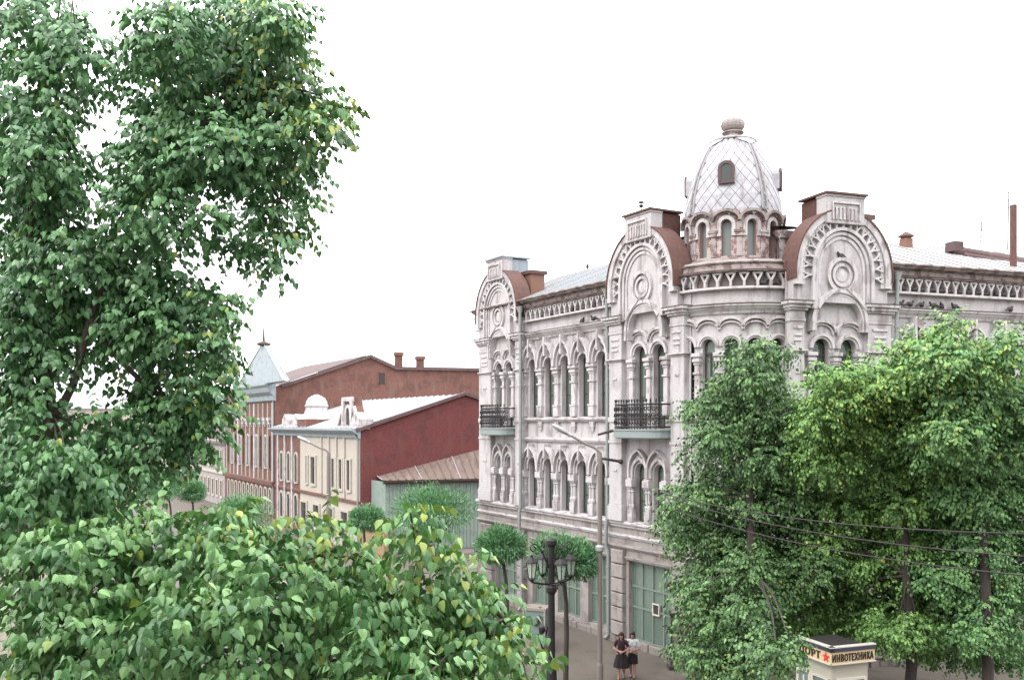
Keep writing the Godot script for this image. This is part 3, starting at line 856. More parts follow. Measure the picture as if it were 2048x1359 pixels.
func corner_building():
	var o := thing("corner_building", "three-storey whitewashed corner building with round bay, arched gables and a ribbed dome", "building", Vector3(7.4815, 0, -32.035))
	var L := Fac.new(Vector3.ZERO, Vector3(-0.8729, 0, 0.4879))
	var R := Fac.new(Vector3.ZERO, Vector3(0.3338, 0, 0.9426))
	var C := Fac.new(Vector3(1.1485, 0, -3.685), Vector3(-0.3527, 0, 0.9358).normalized(), 2.8)
	var half := 1.962
	var RE := 18.0   # far end of the right wing, past the frame
	# dark core behind the windows
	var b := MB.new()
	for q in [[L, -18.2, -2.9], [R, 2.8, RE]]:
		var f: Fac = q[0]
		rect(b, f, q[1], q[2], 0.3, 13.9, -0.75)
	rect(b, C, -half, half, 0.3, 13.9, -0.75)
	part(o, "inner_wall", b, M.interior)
	# ---- street side (left)
	var us := []
	for i in 5:
		us.append(-13.28 + 1.39 * i)
	window_row(o, L, us, -13.9, -6.9, 1.39, [1, 0, 0, 1, 0])
	bay(o, L, -4.6, -6.1, -3.05, 0.58, 0.36, true, [0, 2, 0, 0])
	bay(o, L, -16.05, -17.1, -14.55, 0.5, 0.32, true, [1, 0, 1, 1])
	for q in [[-18.3, -17.05], [-14.6, -13.88], [-6.95, -6.08], [-3.08, -2.3]]:
		pilaster(o, L, q[0], q[1])
		rusticated(o, L, q[0] + 0.05, q[1] - 0.05)
	b = MB.new()
	for q in [[-18.78, -17.1], [-14.55, -13.9], [-6.9, -6.1], [-3.05, -2.2]]:
		b = MB.new()
		rect(b, L, q[0], q[1], 4.9, 14.03)
		part(o, "wall", b, M.stucco)
	b = MB.new()   # end wall towards the yard and back walls
	b.quad(L.p(-18.78, 0, -9), L.p(-18.78, 0, 0), L.p(-18.78, 14.4, 0), L.p(-18.78, 14.4, -9))
	b.quad(R.p(RE, 0, -9), L.p(-18.78, 0, -9), L.p(-18.78, 14.4, -9), R.p(RE, 14.4, -9))
	b.quad(R.p(RE, 0, 0), R.p(RE, 0, -9), R.p(RE, 14.4, -9), R.p(RE, 14.4, 0))
	part(o, "back_wall", b, M.lower)
	ground_floor(o, L, -18.78, -2.2, [[-17.0, -14.7, 0.55, 3.4, 3], [-13.4, -11.7, 0.5, 3.4, 2], [-11.2, -9.4, 0.5, 3.4, 3], [-8.8, -7.1, 0.5, 3.4, 2], [-5.95, -3.3, 0.35, 3.42, 4]])
	upper_bands(o, L, -13.9, -6.85)
	upper_bands(o, L, -18.8, -18.2)
	belts(o, L, -18.8, -2.15, false)
	b = MB.new()
	for q in [[-13.86, -6.98, 8.86, 9.06, 0.2], [-13.86, -6.98, 7.98, 8.16, 0.17]]:
		mould(b, L, q[0], q[1], [Vector2(0, q[2]), Vector2(0.1, q[2]), Vector2(q[4], q[2] + 0.1), Vector2(q[4], q[3] - 0.03), Vector2(0, q[3] + 0.015)])
	part(o, "belt_course", b, M.trim)
	gable(o, L, -4.65, 2.05)
	gable(o, L, -16.1, 2.05, "zinc")
	balcony(o, L, -4.6, 1.5, 0.95)
	balcony(o, L, -16.0, 1.35, 0.95)
	downpipe(o, L, -7.12, 0.2)
	downpipe(o, L, -13.78, 0.42)
	# ---- round corner
	var step := 0.811
	var cu := [-2 * step, -step, 0.0, step, 2 * step]
	b = MB.new()
	var c := MB.new()
	for i in 5:
		var a: float = -half if i == 0 else cu[i] - step / 2
		var e: float = half if i == 4 else cu[i] + step / 2
		field(b, C, a, e, 8.2, 14.5, cu[i], 0.24, 9.08, 11.52, 0.3)
		field(c, C, a, e, 4.9, 8.2, cu[i], 0.26, 4.99, 6.9, 0.3)
	part(o, "wall", b, M.stucco)
	part(o, "wall", c, M.stucco)
	for i in 5:
		casement(o, C, cu[i], 9.08, 11.52, 0.24, -0.22, [0, 0, 2, 1, 1][i])
		casement(o, C, cu[i], 4.99, 6.9, 0.26, -0.22, [1, 0, 0, 1, 0][i])
		b = MB.new()
		rib(b, C, arch(cu[i], 11.5, 0.36, 0.38, 14), 0.08, -0.01, 0.12)
		rib(b, C, arch(cu[i], 11.5, 0.29, 0.3, 14), 0.06, -0.01, 0.07)
		part(o, "archivolt", b, M.trim)
		b = MB.new()
		rib(b, C, arch(cu[i], 12.2, step / 2, 0.28, 12), 0.1, -0.01, 0.16)
		rib(b, C, arch(cu[i], 12.07, step / 2 - 0.02, 0.27, 12), 0.06, -0.01, 0.1)
		part(o, "scallop", b, M.trim)
		b = MB.new()
		rib(b, C, arch(cu[i], 6.9, step / 2 - 0.02, 0.72, 14, 0.14, 0.2), 0.09, -0.01, 0.18)
		rib(b, C, arch(cu[i], 6.9, 0.33, 0.38, 14, 0.06, 0.2), 0.1, -0.01, 0.09)
		part(o, "archivolt", b, M.trim)
	for i in 6:
		var u := -half + 0.12 if i == 0 else half - 0.12 if i == 5 else (i - 2.5) * step
		pier3(o, C, u, 0.66)
		column2(o, C, u, 0.7)
	belts(o, C, -half, half)
	upper_bands(o, C, -half, half, false)
	b = MB.new()
	mould(b, C, -half - 0.1, half + 0.1, [Vector2(0, 14.025), Vector2(0.2, 14.03), Vector2(0.28, 14.06), Vector2(0.28, 14.1), Vector2(0.1, 14.16), Vector2(0.06, 14.34), Vector2(0.13, 14.38), Vector2(0.13, 14.42), Vector2(-0.75, 14.58), Vector2(-1.4, 14.6), Vector2(-1.4, 14.025)])
	part(o, "cornice", b, M.dirty)
	b = MB.new()   # cap behind the round parapet
	b.lathe(Transform3D(Basis(), C.x.origin), [Vector2(2.2, 14.5), Vector2(0.0, 14.56)], 20)
	part(o, "corner_roof", b, M.rust)
	ground_floor(o, C, -half, half, [[-1.55, -0.75, 0.5, 3.3, 1], [-0.6, 0.6, 0.06, 3.3, 2], [0.75, 1.55, 0.5, 3.3, 1]])
	# short returns that join the round corner to the flat fronts
	b = MB.new()
	b.quad(C.p(half, 0, 0), R.p(2.1, 0, 0), R.p(2.1, 14.4, 0), C.p(half, 14.4, 0))
	b.quad(L.p(-2.2, 0, 0), C.p(-half, 0, 0), C.p(-half, 14.4, 0), L.p(-2.2, 14.4, 0))
	part(o, "wall", b, M.stucco)
	# ---- side street (right)
	us = []
	for i in 8:
		us.append(7.4 + 1.4 * i)
	window_row(o, R, us, 6.3, RE, 1.4, [2, 1, 2, 2, 1])
	bay(o, R, 4.09, 2.6, 5.35, 0.57, 0.34, false, [2, 1, 1, 1])
	for q in [[2.08, 2.68], [5.32, 6.38]]:
		pilaster(o, R, q[0], q[1])
		rusticated(o, R, q[0] + 0.05, q[1] - 0.05)
	b = MB.new()
	for q in [[2.05, 2.6], [5.35, 6.3]]:
		b = MB.new()
		rect(b, R, q[0], q[1], 4.9, 14.03)
		part(o, "wall", b, M.stucco)
	ground_floor(o, R, 2.1, RE, [[2.9, 5.2, 0.5, 3.4, 3], [6.9, 8.2, 0.6, 3.3, 2], [9.0, 10.4, 0.6, 3.3, 2], [11.2, 12.6, 0.6, 3.3, 2], [13.4, 14.8, 0.6, 3.3, 2]])
	upper_bands(o, R, 6.2, RE)
	belts(o, R, 2.1, RE, false)
	b = MB.new()
	for q in [[2.7, 5.3, 8.86, 9.06, 0.2], [6.4, RE, 8.86, 9.06, 0.2], [2.7, 5.3, 7.98, 8.16, 0.17], [6.4, RE, 7.98, 8.16, 0.17]]:
		mould(b, R, q[0], q[1], [Vector2(0, q[2]), Vector2(0.1, q[2]), Vector2(q[4], q[2] + 0.1), Vector2(q[4], q[3] - 0.03), Vector2(0, q[3] + 0.015)])
	part(o, "belt_course", b, M.trim)
	gable(o, R, 4.15, 1.98)
	downpipe(o, R, 6.55, 0.3)
	# ---- roofs
	var vq := on_wall(L, 1313, 1219, o.position, -0.13)
	b = MB.new()
	rib(b, L, [vq + Vector2(-0.19, -0.2), vq + Vector2(-0.19, 0.2), vq + Vector2(0.19, 0.2), vq + Vector2(0.19, -0.2), vq + Vector2(-0.19, -0.2)], 0.06, -0.16, -0.09)
	var vf := part(o, "vent_frame", b, M.kiosk_frame)
	b = MB.new()
	rect(b, L, vq.x - 0.17, vq.x + 0.17, vq.y - 0.18, vq.y + 0.18, -0.14)
	part(vf, "vent_opening", b, M.interior)
	roof_strips(o, L, -18.9, -6.0, 0.42, 14.47, -5.2, 16.75, M.zinc, 0.62)
	roof_strips(o, R, 6.0, RE + 0.2, 0.42, 14.47, -5.2, 16.5, M.white_roof, 0.78, "dome_gap")
	for q in [[L, -18.9, -6.0], [R, 6.0, RE + 0.2]]:
		var f: Fac = q[0]
		b = MB.new()
		b.tube([f.p(q[1], 14.47, 0.44), f.p(q[2], 14.47, 0.44)], [0.05], 6)
		part(o, "gutter", b, M.dirty)
		b = MB.new()
		b.quad(f.p(q[2], 14.4, -9.4), f.p(q[1], 14.4, -9.4), f.p(q[1], 16.5, -5.2), f.p(q[2], 16.5, -5.2))
		part(o, "roof_sheet", b, M.zinc)
		b = MB.new()   # closes the roof end
		b.tri(f.p(q[1] + 0.12, 14.4, 0.3), f.p(q[1] + 0.12, 16.45, -5.2), f.p(q[1] + 0.12, 14.4, -9.2))
		b.tri(f.p(q[2] - 0.12, 14.4, 0.3), f.p(q[2] - 0.12, 14.4, -9.2), f.p(q[2] - 0.12, 16.4, -5.2))
		part(o, "roof_gable", b, M.rust)
	# parapet bricks between the gables and the tower
	for q in [[L, -4.4, -3.5, -0.85], [R, 2.4, 3.4, -0.85]]:
		b = MB.new()
		var f: Fac = q[0]
		rect(b, f, q[1], q[2], 14.0, 15.6, q[3])
		mould(b, f, q[1], q[2], [Vector2(q[3], 15.35), Vector2(q[3] + 0.1, 15.37), Vector2(q[3] + 0.14, 15.5), Vector2(q[3] + 0.16, 15.62), Vector2(q[3] - 0.6, 15.7)])
		part(o, "parapet", b, M.peeling)
	# red-brown junk roofs between tower and gables
	b = MB.new()
	b.quad(R.p(2.3, 15.74, -0.6), R.p(3.6, 15.76, -0.6), R.p(3.6, 16.0, -2.4), R.p(2.3, 16.0, -2.4))
	b.quad(L.p(-4.6, 15.76, -0.6), L.p(-3.4, 15.74, -0.6), L.p(-3.4, 16.0, -2.4), L.p(-4.6, 16.0, -2.4))
	part(o, "parapet_roof", b, M.rust)
	tower(o)
	# fire-escape-like clutter on the roofs: chimneys, pipe, hatch
	b = MB.new()
	var cx := Transform3D(L.x.basis, L.p(-14.9, 14.85, -0.95))
	b.box(cx, Vector3(0.75, 1.5, 0.75), Vector3(0, 0.3, 0))
	var ch := part(o, "chimney", b, M.orange_brick)
	b = MB.new()
	b.box(cx, Vector3(0.95, 0.16, 0.95), Vector3(0, 1.12, 0))
	part(ch, "chimney_cap", b, M.rust)
	b = MB.new()
	b.box(Transform3D(L.x.basis, L.p(-15.9, 15.2, -1.1)), Vector3(0.5, 1.6, 0.9))
	part(o, "gable_buttress", b, M.zinc)
	b = MB.new()
	cx = Transform3D(R.x.basis, R.p(11.2, 16.15, -4.4))
	b.box(cx, Vector3(0.38, 0.8, 0.38), Vector3(0, 0.0, 0))
	ch = part(o, "chimney", b, M.orange_brick)
	b = MB.new()
	b.lathe(cx, [Vector2(0.15, 0.4), Vector2(0.34, 0.48), Vector2(0.3, 0.54), Vector2(0.0, 0.72)], 8)
	part(ch, "chimney_cap", b, M.rust)
	b = MB.new()
	cx = Transform3D(R.x.basis, R.p(7.3, 15.6, -2.6))
	b.box(cx, Vector3(0.55, 1.8, 0.6), Vector3(0, 0.2, 0))
	b.box(cx, Vector3(0.85, 0.18, 0.85), Vector3(0, 1.15, 0))
	part(o, "chimney", b, M.rust)
	b = MB.new()
	b.tube([R.p(13.4, 14.7, -1.0), R.p(13.4, 17.4, -1.0)], [0.13], 10)
	part(o, "flue_pipe", b, M.rust)
	b = MB.new()
	b.tube([R.p(12.6, 15.95, -3.3), R.p(16.6, 15.3, -2.4)], [0.22, 0.3], 6)
	b.box(Transform3D(R.x.basis, R.p(12.7, 16.1, -3.3)), Vector3(0.5, 0.4, 0.5))
	b.tube([R.p(12.8, 15.7, -2.9), R.p(16.6, 15.1, -1.9)], [0.12, 0.16], 6)
	part(o, "roof_debris", b, M.dark_roof)

func tower(o: Node3D):
	var q := Transform3D(Basis(Vector3.UP, atan2(-0.3527, 0.9358)), Vector3(0.73, 0, -3.265))
	var r := 1.72
	# drum with twelve arched openings
	var D := Fac.new(q.origin, Vector3(-0.3527, 0, 0.9358).normalized(), r)
	var step := TAU * r / 12.0
	var b := MB.new()
	b.lathe(q, [Vector2(2.3, 14.3), Vector2(2.25, 14.42), Vector2(1.95, 14.55), Vector2(1.86, 14.58), Vector2(1.82, 14.66), Vector2(r, 14.68)], 36, 0, TAU, true, r)
	part(o, "drum_base", b, M.dirty)
	b = MB.new()
	for i in 12:
		var u := (i - 6) * step
		field(b, D, u - step / 2, u + step / 2, 14.66, 16.4, u, 0.17, 14.74, 15.84, 0.22)
	part(o, "drum_wall", b, M.drum_brick)
	for i in 12:
		var u := (i - 6) * step
		b = MB.new()
		b.plate(Transform3D(), PackedVector2Array([Vector2(-0.17, 14.74), Vector2(0.17, 14.74), Vector2(0.17, 15.84), Vector2(0.12, 15.96), Vector2(0, 16.01), Vector2(-0.12, 15.96), Vector2(-0.17, 15.84)]), -0.02, 0.0)
		part(o, "drum_window", b, M.drum_glass, D.fr(u, 0, -0.2))
		b = MB.new()
		rib(b, D, arch(u, 15.84, 0.25, 0.26, 12, 0, 0.4), 0.13, -0.01, 0.07)
		part(o, "drum_arch", b, M.trim)
		b = MB.new()
		rib(b, D, arch(u, 15.98, step / 2, 0.36, 12), 0.09, -0.01, 0.19)
		part(o, "drum_scallop", b, M.dirty)
		b = MB.new()
		stack(b, Transform3D(), [[14.7, 15.42, 0.1, 0.05], [15.42, 15.55, 0.15, 0.1], [15.55, 15.65, 0.19, 0.12]])
		part(o, "drum_pier", b, M.peeling, D.fr(u + step / 2, 0, -0.01))
	b = MB.new()
	b.lathe(q, [Vector2(r - 0.05, 16.16), Vector2(r + 0.07, 16.24), Vector2(r + 0.08, 16.32), Vector2(r + 0.0, 16.4)], 36)
	part(o, "drum_cornice", b, M.dirty)
	# dome: squarish body with rounded corners, clad in diamond sheets
	var prof := [Vector2(1.75, 16.36), Vector2(1.69, 16.95), Vector2(1.6, 17.35), Vector2(1.5, 17.7), Vector2(1.375, 18.05), Vector2(1.22, 18.4), Vector2(1.04, 18.75), Vector2(0.88, 19.02), Vector2(0.74, 19.22)]
	var rad := func(h: float) -> float:
		for i in prof.size() - 1:
			if h <= prof[i + 1].y:
				return lerpf(prof[i].x, prof[i + 1].x, clampf((h - prof[i].y) / (prof[i + 1].y - prof[i].y), 0, 1))
		return prof[-1].x
	var plan := func(a: float) -> float:   # 1 on the ribs, a little flatter between them
		var t := fposmod(a + PI / 4, PI / 2) - PI / 4
		return 1.045 - 0.04 * cos(2.0 * t)
	var sp := func(a: float, h: float, e := 0.0) -> Vector3:
		var rr: float = rad.call(h) * plan.call(a) + e
		return q * Vector3(sin(a) * rr, h, cos(a) * rr)
	b = MB.new()
	for i in 48:
		for k in 14:
			var a := TAU * i / 48; var c := TAU * (i + 1) / 48
			var h0 := lerpf(16.36, 19.22, k / 14.0); var h1 := lerpf(16.36, 19.22, (k + 1) / 14.0)
			b.quad(sp.call(a, h0), sp.call(c, h0), sp.call(c, h1), sp.call(a, h1))
	var dome := part(o, "dome", b, M.dome_gap)
	# sheets on the three faces one can see (and the back left plain)
	for face in [-1, 0, 1, 2]:
		var mid: float = face * PI / 2
		for row in 11:
			var cols := 6
			for cidx in cols:
				var u := (cidx + (0.5 if row & 1 else 0.0) - cols / 2.0 + 0.25) / cols * 1.46
				var h := 16.42 + row * 0.262
				if absf(u) > 0.75:
					continue
				if absf(u) < 0.1 and h > 17.5 and h < 18.0:
					continue
				var du := 1.46 / cols * 0.478
				var dh := 0.252
				b = MB.new()
				var e := 0.018
				var P := [sp.call(mid + u, h - dh, e + 0.012), sp.call(mid + u + du, h, e), sp.call(mid + u, h + dh, e - 0.006), sp.call(mid + u - du, h, e)]
				var cc: Vector3 = sp.call(mid + u, h, e + 0.014)
				for s in 4:
					b.tri(P[s], P[(s + 1) % 4], cc)
					var n0: Vector3 = sp.call(mid + u, h, -0.02) - cc
					b.quad(P[s] + n0, P[(s + 1) % 4] + n0, P[(s + 1) % 4], P[s])
				part(dome, "dome_sheet", b, M.pale_metal)
	for i in 4:
		for s: float in [-1.0, 1.0]:
			var a := PI / 4 + i * PI / 2 + s * 0.055
			b = MB.new()
			var pts := []
			for k in 15:
				var h := lerpf(16.4, 19.2, k / 14.0)
				pts.append(sp.call(a * 1.0, h, 0.02))
			b.tube(pts, [0.045], 6)
			part(dome, "dome_rib", b, M.dome_seam)
	# hood plates under the collar and the collar itself
	b = MB.new()
	for i in 4:
		var mid := PI / 4 + i * PI / 2
		for k in 6:
			var a := mid + lerpf(-0.5, 0.5, k / 6.0); var c := mid + lerpf(-0.5, 0.5, (k + 1) / 6.0)
			var ha := 18.92 + 0.2 * absf(a - mid) / 0.5; var hc := 18.92 + 0.2 * absf(c - mid) / 0.5
			b.quad(sp.call(a, ha, 0.07), sp.call(c, hc, 0.07), sp.call(c, 19.2, 0.07), sp.call(a, 19.2, 0.07))
	part(dome, "hood_plate", b, M.pale_metal)
	b = MB.new()
	b.lathe(q, [Vector2(0.7, 19.16), Vector2(0.86, 19.17), Vector2(0.88, 19.21), Vector2(0.8, 19.26), Vector2(0.45, 19.33), Vector2(0.4, 19.34)], 28)
	part(dome, "collar", b, M.pale_metal)
	b = MB.new()
	b.lathe(q, [Vector2(0.4, 19.32), Vector2(0.42, 19.36), Vector2(0.4, 19.42), Vector2(0.33, 19.46), Vector2(0.36, 19.52), Vector2(0.41, 19.56), Vector2(0.39, 19.6), Vector2(0.3, 19.63)], 20)
	part(dome, "finial_neck", b, M.dirty)
	b = MB.new()
	for k in 14:   # gadrooned ball
		var a0 := TAU * k / 14; var a1 := TAU * (k + 1) / 14
		for i in 9:
			var t0 := lerpf(-1.2, 1.57, i / 9.0); var t1 := lerpf(-1.2, 1.57, (i + 1) / 9.0)
			var am := (a0 + a1) / 2
			var g := func(a: float, t: float, e: float) -> Vector3: return q * Vector3(sin(a) * cos(t) * (0.43 + e), 19.86 + sin(t) * 0.3, cos(a) * cos(t) * (0.43 + e))
			b.quad(g.call(a0, t0, -0.03), g.call(am, t0, 0.02), g.call(am, t1, 0.02), g.call(a0, t1, -0.03))
			b.quad(g.call(am, t0, 0.02), g.call(a1, t0, -0.03), g.call(a1, t1, -0.03), g.call(am, t1, 0.02))
	part(dome, "finial_ball", b, M.lower)
	# four dormers
	for i in 4:
		var a := i * PI / 2
		var x := q * Transform3D(Basis(Vector3.UP, a), Vector3.ZERO)
		var fl := Fac.new(Vector3.ZERO, Vector3(0, 0, 1))
		b = MB.new()
		var ol := PackedVector2Array([Vector2(-0.3, 17.32), Vector2(0.3, 17.32), Vector2(0.3, 17.86), Vector2(0.24, 18.0), Vector2(0.12, 18.1), Vector2(0, 18.13), Vector2(-0.12, 18.1), Vector2(-0.24, 18.0), Vector2(-0.3, 17.86)])
		b.plate(x, ol, 1.1, 1.7)
		var d := part(dome, "dormer", b, M.pale_metal)
		b = MB.new()
		rib(b, Fac.new(x.origin, x.basis.z), [Vector2(-0.24, 17.36), Vector2(-0.24, 17.86)] + arch(0, 17.86, 0.24, 0.2, 10) + [Vector2(0.24, 17.86), Vector2(0.24, 17.36), Vector2(-0.24, 17.36)], 0.11, 1.68, 1.76)
		part(dome, "dormer_surround", b, M.cap_sheet)
		b = MB.new()
		b.box(x, Vector3(0.36, 0.6, 0.02), Vector3(0, 17.68, 1.71))
		part(dome, "dormer_pane", b, M.dark_glass)
# where the sight line through (x, y) meets the wall f, pushed out by w: Vector2(u, v)
func on_wall(f: Fac, x: float, y: float, origin := Vector3.ZERO, w := 0.0) -> Vector2:
	var eye := Vector3(0, EYE, 0) - origin
	var dir := Vector3((x - 1024.0) / FL, -(y - 846.0) / FL, -1.0)
	var n := f.x.basis.z
	var t := (f.x.origin + n * w - eye).dot(n) / dir.dot(n)
	var q := f.x.affine_inverse() * (eye + dir * t)
	return Vector2(q.x, q.y)

func poly_wall(b: MB, f: Fac, poly: Array, w := 0.0):
	var pk := PackedVector2Array(poly)
	var id := Geometry2D.triangulate_polygon(pk)
	for i in range(0, id.size(), 3):
		var a := pk[id[i]]; var d := pk[id[i + 1]]; var e := pk[id[i + 2]]
		if (d - a).cross(e - a) < 0:
			var s := d; d = e; e = s
		b.tri(f.p(a.x, a.y, w), f.p(d.x, d.y, w), f.p(e.x, e.y, w), Vector2(a.x, -a.y), Vector2(d.x, -d.y), Vector2(e.x, -e.y))

const K := Vector3(7.4815, 0, -32.035)
const NL := Vector3(-0.8729, 0, 0.4879)
const NR := Vector3(0.3338, 0, 0.9426)
const UL := Vector3(-0.4879, 0, -0.8729)
const UR := Vector3(0.9426, 0, -0.3338)

# plain sash window for the houses down the street
func small_window(parent: Node, f: Fac, u: float, v0: float, v1: float, hw: float, trim_mat: String, arched := false, trim := 0.14):
	var b := MB.new()
	var path: Array = [Vector2(u - hw, v0), Vector2(u - hw, v1), Vector2(u + hw, v1), Vector2(u + hw, v0), Vector2(u - hw, v0)]
	if arched:
		path = [Vector2(u - hw, v0), Vector2(u - hw, v1)] + arch(u, v1, hw, hw, 8) + [Vector2(u + hw, v1), Vector2(u + hw, v0), Vector2(u - hw, v0)]
	rib(b, f, path, trim * 2, 0.0, 0.1)
	var o := part(parent, "window", b, M[trim_mat])
	b = MB.new()
	rect(b, f, u - hw, u + hw, v0, v1 + (hw * 0.7 if arched else 0.0), 0.02)
	part(o, "pane", b, M.dark_glass)
	b = MB.new()
	rib(b, f, [Vector2(u, v0), Vector2(u, v1)], 0.07, 0.02, 0.06)
	rib(b, f, [Vector2(u - hw, lerpf(v0, v1, 0.66)), Vector2(u + hw, lerpf(v0, v1, 0.66))], 0.07, 0.02, 0.055)
	part(o, "glazing_bar", b, M.frame_dark)

func low_house():
	var D := 2.6
	# the corner stands on the sight line x = 771, a little in front of the dark red wall
	var q := on_wall(Fac.new(K + UL * (36.2 - D), NR), 771, 900)
	var pos := K + UL * (36.2 - D) + UR * q.x
	var o := thing("low_house", "low pale green boarded house with a rusty lean-to sheet roof beside the white corner building", "house", pos)
	var F := Fac.new(Vector3.ZERO, NL)
	var E := Fac.new(Vector3.ZERO, NR)
	var b := MB.new()
	rect(b, E, 0.05, 13.0, 0, 5.0, -0.06)
	part(o, "wall", b, M.grey_plaster)
	for i in 40:
		b = MB.new()
		b.block(E.fr(0.12 + i * 0.25, 0, -0.06), -0.118, 0.118, 0.5, 4.95, 0.05 + 0.012 * (i % 3), 0.012)
		part(o, "wall_board", b, M.green_boards)
	b = MB.new()
	rect(b, F, -D + 0.02, 0, 0, 5.0, 0)
	part(o, "street_wall", b, M.green_boards)
	b = MB.new()
	mould(b, E, -0.2, 13.2, [Vector2(0, 4.85), Vector2(0.3, 4.9), Vector2(0.45, 5.0), Vector2(0.45, 5.1), Vector2(0, 5.15)])
	part(o, "eaves", b, M.dark_roof)
	for i in 26:
		var t0 := lerpf(-0.3, 13.3, i / 26.0); var t1 := lerpf(-0.3, 13.3, (i + 1) / 26.0)
		b = MB.new()
		var p0 := E.p(t0, 5.12, 0.5); var p1 := E.p(t1, 5.12, 0.5)
		var q0 := E.p(t0 + 0.25, 5.3 + 0.24 * t0, -D + 0.05); var q1 := E.p(t1 + 0.25, 5.3 + 0.24 * t1, -D + 0.05)
		b.quad(p0, p1, q1, q0)
		part(o, "roof_sheet", b, M.rust_roof)
		b = MB.new()
		b.tube([p0 + Vector3(0, 0.03, 0), q0 + Vector3(0, 0.03, 0)], [0.04], 4, false)
		part(o, "roof_seam", b, M.pale_metal if i % 5 == 0 else M.rust_roof)
	downpipe_simple(o, E, 3.0, 4.9)
	# the yellow wall along the pavement
	pos = K + UL * 31.9
	o = thing("yard_wall", "low ochre yellow wall along the pavement below the dark red side wall", "wall", pos)
	b = MB.new()
	b.box(F.fr(-2.0, 1.2, -0.15), Vector3(4.0, 2.4, 0.3))
	part(o, "wall", b, M.ochre)
	b = MB.new()
	b.box(F.fr(-2.0, 2.45, -0.15), Vector3(4.1, 0.12, 0.42))
	part(o, "coping", b, M.grey_plaster)

func downpipe_simple(o: Node, f: Fac, u: float, top: float):
	var b := MB.new()
	b.tube([f.p(u, top, 0.4), f.p(u, top - 0.5, 0.12), f.p(u, 0.3, 0.12)], [0.07], 6)
	part(o, "downpipe", b, M.pipe)

